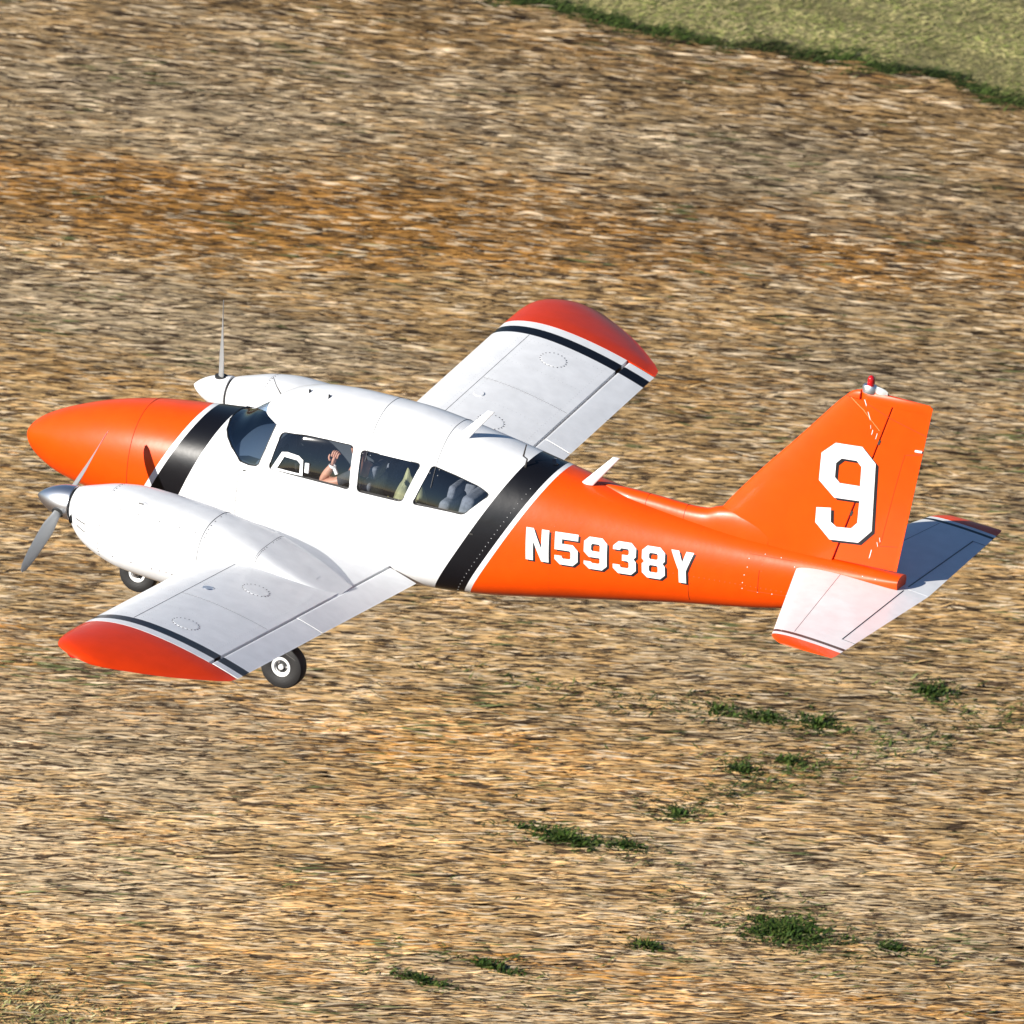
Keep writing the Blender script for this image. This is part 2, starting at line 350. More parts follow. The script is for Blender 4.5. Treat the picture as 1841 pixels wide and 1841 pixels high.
CL = [(2.70, 13.19, .62, .50, 1500, 'largest green weed clump in the field, low on the right'),
      (-.10, 14.05, .55, .26, 620, 'long green weed clump in the straw, below the middle of the field'),
      (.50, 14.25, .25, .16, 170, 'small thin weed clump just right of the long green clump'),
      (1.31, 19.80, .30, .30, 320, 'dark green weed clump near the right edge, below the tailplane'),
      (.60, 16.75, .26, .20, 200, 'small dark weed clump, lower of the close pair right of centre'),
      (.90, 17.25, .22, .16, 140, 'small dark weed clump, upper of the close pair right of centre'),
      (.55, 15.32, .20, .16, 130, 'little weed clump between the close pair and the long clump'),
      (-.24, 18.06, .26, .20, 170, 'weed clump in the row under the tail, leftmost of three'),
      (.25, 18.20, .30, .18, 190, 'weed clump in the row under the tail, middle of three'),
      (.74, 18.33, .34, .22, 230, 'weed clump in the row under the tail, rightmost of three'),
      (.68, 10.59, .40, .14, 240, 'flat weed clump near the bottom edge, right one of a flat pair'),
      (.30, 9.85, .40, .12, 220, 'flat weed clump nearest the bottom edge, left one of a flat pair'),
      (1.75, 12.0, .22, .12, 120, 'small weed clump under the largest clump, to its left'),
      (3.75, 13.4, .25, .16, 130, 'small weed clump to the right of the largest clump')]
for x, y, rx, ry, nb, lab in CL: clump((x, y), rx, ry, nb, lab)
# sparse sprigs thinning out round the clumps and along a faint track
q = [np.array([x, y]) + rng.normal(size=(int(nb * .35), 2)) * np.array([rx * 1.2, ry * 1.0]) for x, y, rx, ry, nb, lab in CL]
t = rng.random(750)[:, None]; q.append(np.array([.3, 15.0]) * (1 - t) + np.array([2.7, 20.9]) * t + rng.normal(size=(750, 2)) * np.array([.22, .12]) * (.4 + vnoise(t * 9, t * 0, 77)))
t = rng.random(380)[:, None]; q.append(np.array([-2.4, 17.4]) * (1 - t) + np.array([1.8, 18.5]) * t + rng.normal(size=(380, 2)) * np.array([.5, .22]))
q.append(np.stack([rng.uniform(-4, 6, 450), rng.uniform(8, 20, 450)], 1))
q = np.concatenate(q)
grass_mass('weed_sprigs', 0, q, [(.07, .10, .02), (.10, .13, .03), (.05, .075, .015), (.15, .16, .06)], (.06, .16), (.012, .03), (.05, .5), 'sparse green sprigs thinning out between the weed clumps', .035)

# ================================================================== THE AIRPLANE
air = bpy.data.objects.new('airplane', None); C.objects.link(air); air.location = (0, 0, H); air.empty_display_size = .5
tag(air, 'white and orange twin-engine propeller airplane number 9 flying low over the field', 'airplane')

# ---- fuselage
FX = [-.055,-.03,.03,.15,.4,.8,1.3,1.8,2.15,2.35,2.55,2.75,3.0,3.4,3.9,4.4,4.9,5.4,6.0,6.8,7.6,8.3,8.97]
FW = [.0,.085,.15,.21,.315,.42,.505,.56,.595,.61,.625,.635,.645,.65,.65,.645,.62,.57,.47,.34,.235,.165,.11]
FT = [0,.06,.135,.227,.356,.505,.618,.685,.735,.86,1.02,1.112,1.167,1.195,1.190,1.136,1.056,.966,.873,.788,.738,.721,.714]
FB = [0,-.065,-.155,-.248,-.34,-.4,-.445,-.465,-.48,-.48,-.478,-.476,-.474,-.47,-.463,-.437,-.383,-.303,-.202,-.062,.068,.252,.56]
FC = [.0,.0,.0,.02,.03,.05,.08,.1,.1,.1,.1,.1,.1,.1,.1,.1,.12,.16,.22,.32,.42,.52,.65]
FU = [2,2,2,2,2,2.1,2.2,2.2,2.2,2.2,2.2,2.2,2.3,2.3,2.3,2.3,2.3,2.3,2.3,2.3,2.3,2.3,2.3]
FL = [2,2,2,2,2,2.1,2.3,2.6,2.8,3,3,3,3,3,3,3,3,2.8,2.6,2.5,2.4,2.4,2.4]
def fsec(x, th, off=0.0):
    """points of the fuselage skin at station x for the angles th (0 = starboard, pi/2 = top), off = inward"""
    x = float(x); a = lambda k: float(pchip(FX, k, x))
    wd, zt, zb, zc = a(FW) - off, a(FT) - off, a(FB) + off, a(FC)
    cs, sn = np.cos(th), np.sin(th); e = np.where(sn >= 0, 2 / a(FU), 2 / a(FL))
    y = wd * np.sign(cs) * np.abs(cs) ** e
    z = zc + np.where(sn >= 0, zt - zc, zc - zb) * np.sign(sn) * np.abs(sn) ** e
    return np.stack([np.full_like(y, x), y, z], -1)
def fside(x, z, off=0.0):
    """half width of the fuselage at (x, z)"""
    wd, zt, zb, zc = [float(pchip(FX, k, x)) for k in (FW, FT, FB, FC)]
    nn = float(pchip(FX, FU if z >= zc else FL, x)); h = (zt - zc) if z >= zc else (zc - zb)
    q = 1 - min(1, abs(z - zc) / h) ** nn
    return wd * max(q, 0) ** (1 / nn) + off
NT = 112; TH = np.linspace(0, 2 * np.pi, NT, endpoint=False) + .001
SEAM = 1.21
def loft(xs, off=0): return [fsec(x, TH, off) for x in xs]
# nose cone, forward of its seam
b = MB(); xs = np.concatenate([-.055 + .155 * np.linspace(0, 1, 14)[1:] ** 2, np.linspace(.13, SEAM - .003, 30)])
b.grid(loft(xs), True, False, True)
tip = len(b.v); b.v.append((-.055, 0, 0)); b.f += [(j, (j + 1) % NT, tip) for j in range(NT)]
b.build('nose_cone', 'livery', air)
# main shell, hollowed for the cabin and cut for its windows
xs = np.concatenate([np.linspace(SEAM + .003, 2.0, 16), np.linspace(2.04, 2.9, 30), np.linspace(2.95, 5.5, 46), np.linspace(5.6, 8.97, 40)])
b = MB(); b.grid(loft(xs), True, True, True); fus = b.build('fuselage', 'livery', air)
def poly_prism(pts, y0, y1):
    b = MB(); n = len(pts); b.grid([[(x, y0, z) for x, z in pts], [(x, y1, z) for x, z in pts]], True, True, True)
    return b
def rounded(pts, r=.035, seg=4):
    out = []; n = len(pts)
    for i in range(n):
        p, a, c = Vector(pts[i]), Vector(pts[i - 1]), Vector(pts[(i + 1) % n])
        u = (a - p); v = (c - p); rr = min(r, u.length * .45, v.length * .45); u = p + u.normalized() * rr; v = p + v.normalized() * rr
        for k in range(seg + 1):
            t = k / seg; q = u * (1 - t) ** 2 + p * 2 * t * (1 - t) + v * t * t; out.append((q.x, q.y))
    return out
WIN = [rounded([(2.755, .815), (3.01, .852), (3.26, .864), (3.515, .868), (3.555, .472), (2.70, .472)], .045),
       rounded([(3.598, .852), (4.215, .852), (4.10, .478), (3.632, .474)], .045),
       rounded([(4.322, .86), (4.58, .818), (4.82, .768), (4.945, .718), (4.725, .492), (4.205, .484)], .04)]
WSH = [(2.39, .458), (2.257, .547), (2.175, .60), (2.125, .645), (2.088, .70), (2.04, .80), (2.2, 1.1), (2.37, 1.06), (2.43, .965), (2.51, .90), (2.62, .876), (2.675, .86),
       (2.655, .755), (2.632, .638), (2.592, .487), (2.565, .462), (2.49, .452)]
cut = []
b = MB(); b.grid([fsec(x, TH, .05) for x in np.linspace(2.12, 5.0, 60)], True, True, True)
cut.append(b.build('cavity', 'cabin', air))
for P in WIN + [WSH]: cut.append(poly_prism(P, -1, 1).build('opening', 'cabin', air, smooth=False))
dg = bpy.context
for c in cut:
    md = fus.modifiers.new('cut', 'BOOLEAN'); md.operation = 'DIFFERENCE'; md.object = c; md.solver = 'EXACT'; md.material_mode = 'TRANSFER'
dep = bpy.context.evaluated_depsgraph_get(); dep.update()
me = bpy.data.meshes.new_from_object(fus.evaluated_get(dep)); fus.modifiers.clear(); fus.data = me; me.name = 'fuselage'
me.shade_smooth(); me.set_sharp_from_angle(angle=math.radians(35))
for c in cut: bpy.data.objects.remove(c)
# panes: patches of the same curved skin set just inside the openings
def inside(px, pz, P):
    r = False; n = len(P)
    for i in range(n):
        (x1, z1), (x2, z2) = P[i], P[i - 1]
        if (z1 > pz) != (z2 > pz) and px < (x2 - x1) * (pz - z1) / (z2 - z1) + x1: r = not r
    return r
def grow(P, d):
    cx = sum(p[0] for p in P) / len(P); cz = sum(p[1] for p in P) / len(P)
    return [(cx + (x - cx) * (1 + d / max(.1, math.hypot(x - cx, z - cz))), cz + (z - cz) * (1 + d / max(.1, math.hypot(x - cx, z - cz)))) for x, z in P]
def patch(name, P, side, m, off=.010, margin=.022):
    Q = grow(P, margin); x0 = min(p[0] for p in Q); x1 = max(p[0] for p in Q)
    xs = np.arange(x0, x1, .014)
    th = np.linspace(-.2, np.pi + .2, 190) if side == 0 else (np.linspace(np.pi * .5, np.pi * 1.1, 110) if side < 0 else np.linspace(-.1 * np.pi, np.pi * .5, 110))
    G = np.array([fsec(x, th, off) for x in xs]); b = MB(); idx = {}
    def vid(i, j):
        if (i, j) not in idx: idx[(i, j)] = len(b.v); b.v.append(tuple(G[i, j]))
        return idx[(i, j)]
    for i in range(len(xs) - 1):
        for j in range(len(th) - 1):
            c = (G[i, j] + G[i + 1, j + 1]) / 2
            if inside(c[0], c[2], Q): b.f.append((vid(i, j), vid(i + 1, j), vid(i + 1, j + 1), vid(i, j + 1)))
    return b.build(name, m, fus)
for P in WIN:
    for s in (-1, 1): patch('window_pane', P, s, 'glass')
patch('windshield', WSH, 0, 'wglass', margin=.02)
for P in WIN:                                    # gaskets round the side windows
    for s in (-1, 1):
        b = MB(); b.tube([(x, s * fside(x, z, -.003), z) for x, z in P + P[:1]], .0055, 5, False); b.build('window_gasket', 'gasket', fus)
pts = [p for p in WSH if p[1] < .88]
for s in (-1, 1):
    b = MB(); b.tube([(x, s * fside(x, z, 0), z) for x, z in WSH[:5]], .006, 5); b.build('windshield_gasket', 'gasket', fus)
    b = MB(); b.tube([(x, s * fside(x, z, 0), z) for x, z in WSH[11:] + WSH[:1]], .006, 5); b.build('windshield_gasket', 'gasket', fus)
# skin seams
def station_seam(x, t0, t1, r=.003, m='seam', n=40):
    b = MB(); b.tube([tuple(p) for p in fsec(x, np.linspace(t0, t1, n), -.0005)], r, 4); return b.build('skin_seam', m, fus)
station_seam(SEAM, 0, 6.283, .0035, 'oseam', 90); station_seam(2.40, 2.85, 3.7, .0022)
station_seam(3.66, .9, 2.55, .003); station_seam(4.36, 1.1, 2.62, .003); station_seam(7.62, 2.9, 3.5, .003, 'oseam'); station_seam(6.95, 2.75, 3.9, .0025, 'oseam')
def side_line(pts, r=.0025, m='seam', name='skin_seam'):
    b = MB(); b.tube([(x, -fside(x, z, -.0005), z) for x, z in pts], r, 4); return b.build(name, m, fus)
side_line([(3.575, .46), (3.594, .37), (3.65, .325), (3.72, .306), (3.945, .304), (4.05, .325), (4.10, .36), (4.115, .47)], .0022)
side_line([(x, .10) for x in np.linspace(2.42, 4.6, 30)], .0014)
# small screws
b = MB()
for z in np.linspace(-.02, .40, 14): b.disc((2.405, -fside(2.405, z), z), (0, -1, 0), .005)
for k in range(26):
    z = -.30 + k * .045; x = 4.86 + .53 * z
    if z < fsec(x, np.array([1.57]))[0, 2] - .1: b.disc((x, -fside(x, z), z), (0, -1, .15), .0055)
o = b.build('skin_screws', 'steel', fus); kind(o, 'stuff')
b = MB()
for (x, z) in [(7.50, .60), (7.50, .52), (7.48, .44), (7.47, .36), (7.47, .30), (7.62, .29), (7.76, .30), (7.90, .31), (7.95, .40), (7.96, .52), (7.95, .61), (7.80, .66), (7.64, .66), (8.75, .66), (8.62, .66)]:
    b.disc((x, -fside(x, z), z), (0, -1, 0), .006)
kind(b.build('inspection_screws', 'letter', fus), 'stuff')
side_line([(7.52, .29), (7.50, .64), (7.96, .655), (7.98, .31), (7.52, .29)], .0016, 'oseam')
b = MB(); b.box((8.12, -fside(8.12, .545) - .001, .545), (.075, .006, .03)); b.build('data_plate', 'letter', fus)
b = MB()
for x in (5.62, 6.28, 6.97, 7.64, 8.25):
    for t in np.arange(1.75, 3.75, .045 / max(.2, float(pchip(FX, FW, x)))):
        p, q = fsec(x, np.array([t]))[0], fsec(x, np.array([t]), -.02)[0]; b.disc(p, q - p, .0042, 5, .0012)
for z0 in (.30, .62):
    for x in np.arange(5.7, 8.6, .05):
        z = z0 + .02 * (x - 5.7)
        if z < float(pchip(FX, FT, x)) - .04: b.disc((x, -fside(x, z), z), (0, -1, .3), .0042, 5, .0012)
kind(b.build('rivet_rows', 'orivet', fus), 'stuff')
b = MB()
for x in (3.62, 3.70, 4.32, 4.40):
    for t in np.arange(1.0, 2.5, .07):
        p, q = fsec(x, np.array([t]))[0], fsec(x, np.array([t]), -.02)[0]; b.disc(p, q - p, .0042, 5, .0012)
for x in np.arange(2.45, 4.55, .05):
    for z in (.07, .13): b.disc((x, -fside(x, z), z), (0, -1, 0), .0042, 5, .0012)
kind(b.build('rivet_rows', 'rivet', fus), 'stuff')
# white step fairing / latch marks
b = MB(); b.box((4.83, -fside(4.83, .33), .33), (.04, .01, .014)); b.build('door_latch', 'screw', fus)
b = MB(); b.box((2.455, -fside(2.455, .39), .39), (.035, .008, .012)); b.build('static_port', 'screw', fus)
# storm window frame in the front side window
fr_o = [(2.725, .475), (2.81, .655), (2.87, .668), (2.99, .664), (3.045, .635), (3.065, .49)]
fr_i = [(2.79, .50), (2.845, .62), (2.985, .62), (3.02, .595), (3.03, .505)]
STORM = (fr_o, fr_i)
b = MB(); b.box((3.095, -fside(3.095, .57, -.008), .57), (.045, .02, .10)); bevel(b.build('storm_window_latch', 'white', fus), .006)

# ---- antennas, vents and probes on the roof
def blade_antenna(x0, y0, z0, lab):
    b = MB(); rows = []
    for t in np.linspace(0, 1, 8):
        c = .125 - .055 * t; xx = x0 + .30 * t; zz = z0 - .03 + .33 * t; th = .021 - .009 * t
        rows.append([(xx + c * (.5 - .5 * math.cos(a)) , y0 + th * math.sin(a) * (1.1 - .4 * (.5 - .5 * math.cos(a))), zz) for a in np.linspace(0, 2 * np.pi, 16, endpoint=False)])
    b.grid(rows, True, True, True); o = b.build('blade_antenna', 'white', air); o['label'] = lab; return o
blade_antenna(4.415, -.19, 1.115, 'white blade antenna on the cabin roof')
blade_antenna(5.69, -.11, .925, 'white blade antenna on the orange rear fuselage')
def roof_vent(x, y):
    z = float(fsec(x, np.array([math.acos(max(-1, min(1, y / .65)))]))[0, 2]); b = MB(); rows = []
    for t in np.linspace(0, 1, 9):
        r = .032 * math.sin(math.pi * min(.62, .08 + t * .55)) ; rows.append([(x + .13 * t, y + r * math.cos(a), z0 + r * .8 * math.sin(a)) for a in np.linspace(0, 2 * np.pi, 12, endpoint=False) for z0 in [rz(x + .13 * t, y)]])
    b.grid(rows, True, True, True); v = b.build('air_scoop', 'white', air)
    e = MB(); e.disc((x + .131, y, rz(x + .13, y) + .004), (1, 0, .1), .026, 12, .004); e.build('scoop_opening', 'screw', v)
def rz(x, y):
    wd, zt, zc = [float(pchip(FX, k, x)) for k in (FW, FT, FC)]; nn = float(pchip(FX, FU, x))
    return zc + (zt - zc) * (1 - min(1, abs(y) / wd) ** nn) ** (1 / nn)
roof_vent(2.72, -.12); roof_vent(2.95, -.18)
b = MB(); b.tube([(2.50, .02, rz(2.5, .02) - .01), (2.44, .03, rz(2.5, .02) + .06), (2.40, .03, rz(2.5, .02) + .14)], [.007, .004, .003], 6); b.build('temperature_probe', 'screw', air)
b = MB(); b.tube([(5.16, -.23, rz(5.16, -.23) - .01), (5.17, -.23, rz(5.16, -.23) + .08), (5.13, -.23, rz(5.16, -.23) + .10), (5.15, -.23, rz(5.16, -.23) + .22)], [.012, .008, .009, .006], 6); b.build('whip_antenna', 'screw', air)
b = MB(); b.tube([(5.36, .02, rz(5.36, .02)), (5.38, .02, rz(5.36, .02) + .018)], [.05, .03], 12); b.build('antenna_boss', 'black', air)

# ---- wings
def wing_frame(y):
    ay = abs(y); dz = .0913 * (ay - 4.64)
    le = 2.71; te = 4.338; zl = .215 + dz; zt = .085 + dz
    if ay < 1.3: le -= .30 * (lambda t: t * t * (3 - 2 * t))(min(1, (1.3 - ay) / .7))
    if ay > 4.68:
        le = float(pchip([4.68, 4.98, 5.2, 5.34, 5.44, 5.52, 5.56], [2.71, 2.713, 2.735, 2.79, 2.90, 3.05, 3.22], ay))
        te = float(pchip([4.68, 4.74, 4.82, 4.95, 5.2, 5.42, 5.53, 5.56], [4.338, 4.335, 4.305, 4.18, 3.90, 3.56, 3.34, 3.24], ay))
    sl = (zt - zl) / (4.338 - 2.71)
    return le, te, zl + sl * (le - 2.71), zt + sl * (te - 4.338)
def foil(s, up, t=.135, mc=.035, p=.4):
    yt = 5 * t * (.2969 * np.sqrt(s) - .1260 * s - .3516 * s ** 2 + .2843 * s ** 3 - .1036 * s ** 4)
    yc = np.where(s < p, mc / p ** 2 * (2 * p * s - s * s), mc / (1 - p) ** 2 * (1 - 2 * p + 2 * p * s - s * s))
    return yc + yt if up else yc - yt
def wing_z(x, y, up=True, off=0.0):
    le, te, zl, zt = wing_frame(y); c = te - le; s = np.clip((np.asarray(x, float) - le) / c, 0, 1)
    k = 1.0
    if abs(y) > 4.68: k = max(.0, 1 - ((abs(y) - 4.68) / .885) ** 2) ** .5 / max(.28, c / 1.628) * (1.0 if c / 1.628 > .28 else c / 1.628 / .28)
    k = min(k, 1.0)
    if not up and abs(y) > 4.5: k *= 1 - .85 * min(1, (abs(y) - 4.5) / .7)
    return zl + (zt - zl) * s + c * foil(s, up) * k + (off if up else -off)
HX = 4.045
def section(y, xa, xb, nose=False, n=22):
    """closed section of the wing between stations xa and xb at span y"""
    le, te, zl, zt = wing_frame(y); xa = max(xa, le); xb = min(xb, te)
    if not nose and xa <= le + 1e-6: t = xa + (xb - xa) * (1 - np.cos(np.linspace(0, np.pi / 2, n)))
    else: t = np.linspace(xa, xb, n)
    u = wing_z(t, y, True); l = wing_z(t, y, False)
    if nose:                                     # rounded leading edge of a control surface
        d = np.clip((t - xa) / .018, 0, 1); k = np.sqrt(1 - (1 - d) ** 2); mid = (u + l) / 2; u = mid + (u - mid) * k; l = mid + (l - mid) * k
    return [(x, y, z) for x, z in zip(t, u)] + [(x, y, z) for x, z in zip(t[::-1], l[::-1])]
def make_wing(s):
    side = 'port' if s < 0 else 'starboard'
    ys = [.30, .45, .6, .75, .9, 1.05, 1.2, 1.35] + list(np.linspace(1.6, 4.66, 16)) + [4.678]
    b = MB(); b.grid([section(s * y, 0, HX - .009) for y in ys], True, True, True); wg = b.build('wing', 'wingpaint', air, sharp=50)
    wg['label'] = 'wing with black and white bands before its orange tip, coloured as in weak light'
    ys = [4.684, 4.8, 4.9, 5.0, 5.1, 5.2, 5.28, 5.35, 5.40, 5.45, 5.49, 5.52, 5.542, 5.554, 5.559]
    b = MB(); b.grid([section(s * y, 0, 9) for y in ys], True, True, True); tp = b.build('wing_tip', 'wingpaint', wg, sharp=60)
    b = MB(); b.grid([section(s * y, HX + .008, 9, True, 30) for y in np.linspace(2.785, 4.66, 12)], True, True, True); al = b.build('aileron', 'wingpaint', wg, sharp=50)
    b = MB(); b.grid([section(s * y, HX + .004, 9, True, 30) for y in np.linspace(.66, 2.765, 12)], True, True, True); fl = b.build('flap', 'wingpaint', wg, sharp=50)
    # spar seam, rib seams
    def top_line(pts, r=.0022, m='seam', name='wing_seam', par=wg):
        b = MB(); b.tube([(x, s * y, float(wing_z(x, s * y, True, .0003))) for x, y in pts], r, 4); return b.build(name, m, par)
    top_line([(3.12, y) for y in np.linspace(2.15, 4.40, 24)], .0028)
    for yy in (3.35,): top_line([(x, yy + .0 * x) for x in np.linspace(3.13, 4.02, 14)], .0018)
    for (cx, cy) in ((3.52, 4.10), (3.56, 2.62)):               # round inspection covers
        b = MB(); b.grid([[(cx + r * math.cos(a), s * (cy + r * math.sin(a)), float(wing_z(cx + r * math.cos(a), s * (cy + r * math.sin(a)), True, .001 + dz))) for a in np.linspace(0, 2 * np.pi, 28, endpoint=False)] for r, dz in ((.012, .0015), (.09, .0015), (.122, .001), (.124, -.004))], True, True)
        cv = b.build('inspection_cover', 'wingpaint', wg)
        b = MB()
        for k in range(20):
            a = 2 * math.pi * k / 20 + .1; x = cx + .13 * math.cos(a); y = s * (cy + .13 * math.sin(a)); b.disc((x, y, float(wing_z(x, y))), (0, 0, 1), .0075)
        kind(b.build('cover_screws', 'screw', cv), 'stuff')
    for (cx, cy) in ((3.24, 3.02),):                            # fuel filler
        b = MB(); b.grid([[(cx + r * math.cos(a), s * (cy + r * math.sin(a)), float(wing_z(cx, s * cy, True, dz)) + .0913 * r * math.sin(a)) for a in np.linspace(0, 2 * np.pi, 20, endpoint=False)] for r, dz in ((.01, .005), (.05, .005), (.058, -.004))], True, True)
        b.build('fuel_cap', 'alu' if s < 0 else 'white', wg)
    b = MB()
    for x in (3.06, 3.18, 3.95):
        for y in np.arange(2.2, 4.38, .045): b.disc((x, s * y, float(wing_z(x, s * y))), (0, -.09 * s, 1), .0042, 5, .0012)
    for y in (2.95, 3.33, 3.37, 3.80, 4.30):
        for x in np.arange(2.86, 3.98, .045): b.disc((x, s * y, float(wing_z(x, s * y))), (0, -.09 * s, 1), .0042, 5, .0012)
    kind(b.build('rivet_rows', 'rivet', wg), 'stuff')
    for (x, y) in ((4.33, 4.75), (4.34, 3.6)):                  # static wicks
        z = float(wing_z(4.33, s * y)); b = MB(); b.tube([(x - .02, s * y, z), (x + .12, s * (y + .05), z - .03)], [.004, .002], 5); b.build('static_wick', 'screw', wg)
    # navigation light on the tip
    b = MB(); rows = []
    le, te, zl, zt = wing_frame(5.40)
    for t in np.linspace(0, 1, 7):
        r = .028 * math.sin(math.pi * (.1 + .85 * t)); rows.append([(2.91 + .13 * t, s * (5.40 + .10 * t + r * math.cos(a)), zl - .012 + r * math.sin(a)) for a in np.linspace(0, 2 * np.pi, 10, endpoint=False)])
    b.grid(rows, True, True, True); b.build('navigation_light', 'red' if s < 0 else 'clear', tp)
    return wg
wing_l = make_wing(-1); wing_r = make_wing(1)

# ---- engine nacelles
NX = [1.27,1.31,1.42,1.65,1.9,2.3,2.7,3.1,3.6,4.06]
NW = [.18,.22,.30,.38,.42,.44,.43,.40,.335,.23]
NTp = [.300,.315,.345,.401,.423,.400,.358,.272,.098,-.088]
NB = [-.03,-.10,-.19,-.285,-.335,-.37,-.40,-.40,-.37,-.24]
NC = [.13,.11,.07,.03,.0,.0,.0,-.03,-.10,-.16]
NE = [2,2,2.1,2.3,2.5,2.5,2.5,3.2,5.5,6.5]
def nsec(x, s, th, off=0):
    wd, zt, zb, zc, e_ = [float(pchip(NX, k, x)) for k in (NW, NTp, NB, NC, NE)]
    wd += off; zt += off; zb -= off; cs, sn = np.cos(th), np.sin(th); el = min(e_, 3)
    e = np.where(sn >= 0, 2 / e_, 2 / el)
    return np.stack([np.full_like(cs, x), s * 1.72 + wd * np.sign(cs) * np.abs(cs) ** e, zc + np.where(sn >= 0, zt - zc, zc - zb) * np.sign(sn) * np.abs(sn) ** e], -1)
def make_nacelle(s):
    th = np.linspace(0, 2 * np.pi, 96, endpoint=False) + .001
    b = MB(); b.grid([nsec(x, s, th) for x in np.concatenate([np.linspace(1.27, 1.5, 14), np.linspace(1.53, 2.715, 26)])], True, True, True)
    cw = b.build('engine_cowling', 'white', air, sharp=50)
    b = MB(); b.grid([nsec(x, s, th) for x in np.linspace(2.723, 4.06, 30)], True, True, True); nc = b.build('engine_nacelle', 'white', air, sharp=28)
    def ring(x, t0, t1, par, r=.003, m='seam'):
        b = MB(); b.tube([tuple(p) for p in nsec(x, s, np.linspace(t0, t1, 50), -.0005)], r, 4); b.build('cowling_seam', m, par)
    ring(1.66, .2, 2.9, cw, .0018); ring(2.719, 0, 6.283, nc, .0045); ring(3.27, .3, 2.85, nc, .0025)
    def screws(x, ts, par, r=.0075):
        b = MB()
        for t in ts:
            p = nsec(x, s, np.array([t]))[0]; q = nsec(x, s, np.array([t]), .02)[0]; b.disc(p, q - p, r)
        kind(b.build('cowling_screws', 'screw', par), 'stuff')
    lo = np.pi / 2
    screws(1.68, [1.3, 1.42, 1.54, 1.66, 1.78, 1.90, 2.02, 2.14, 2.5, 2.9, 3.3, 3.5, 3.6, 3.75], cw)
    screws(2.74, [1.35, 1.55, 1.75, 1.95, 2.1, 2.25, 2.4, 2.7, 3.1, 3.4], nc); screws(3.285, np.linspace(1.3, 2.6, 16), nc, .006)
    b = MB()
    for x in (1.85, 2.05, 2.27, 2.48, 2.64):
        for t in (2.35, 3.45):
            p = nsec(x, s, np.array([t]))[0]; b.disc(p, (0, -.6, .6), .0075)
    for x in (2.35, 2.42, 2.55, 2.60):
        p = nsec(x, s, np.array([3.3 + (x * 37 % .2)]))[0]; b.disc(p, (0, -.9, .3), .0065)
    kind(b.build('cowling_fasteners', 'screw', cw), 'stuff')
    # oil filler bulge
    b = MB(); rows = []; c0 = nsec(2.02, s, np.array([2.05]))[0]
    for r, h in ((.05, -.004), (.035, .004), (.012, .008)): rows.append([(c0[0] + 1.6 * r * math.cos(a), c0[1] + r * math.sin(a), c0[2] + h + .45 * r * math.sin(a)) for a in np.linspace(0, 2 * np.pi, 16, endpoint=False)])
    b.grid(rows, True, False, True); dm = b.build('filler_door', 'white', cw)
    b = MB(); b.tube([(c0[0] - .02, c0[1], c0[2] + .010), (c0[0] + .025, c0[1], c0[2] + .010)], .007, 6); b.build('latch', 'screw', dm)
    for dz in (0, -.045):                                       # intake slits beside the spinner
        b = MB(); b.tube([tuple(nsec(x, s, np.array([3.02 + (-dz) * 4.5]), .0005)[0]) for x in np.linspace(1.40 - dz * .3, 1.52, 6)], .006, 5); b.build('intake_slit', 'screw', cw)
    # two cooling inlets at the front
    for q in (-1, 1):
        b = MB(); b.grid([[(x, s * 1.72 + q * .20 + r * .9 * math.cos(a), .07 + r * .62 * math.sin(a)) for a in np.linspace(0, 2 * np.pi, 20, endpoint=False)] for x, r in ((1.318, .085), (1.312, .07), (1.33, .065))], True, False, True)
        b.build('cooling_inlet', 'gasket', cw)
    b = MB(); p = nsec(3.72, s, np.array([1.75]))[0]; b.grid([[(3.62 + .19 * u, s * 1.72 - .10 + .10 * v, float(nsec(3.62 + .19 * u, s, np.array([1.6]))[0, 2]) + .002) for v in (0, 1)] for u in np.linspace(0, 1, 5)])
    b.build('step_panel', 'white', nc)
    return cw
make_nacelle(-1); make_nacelle(1)

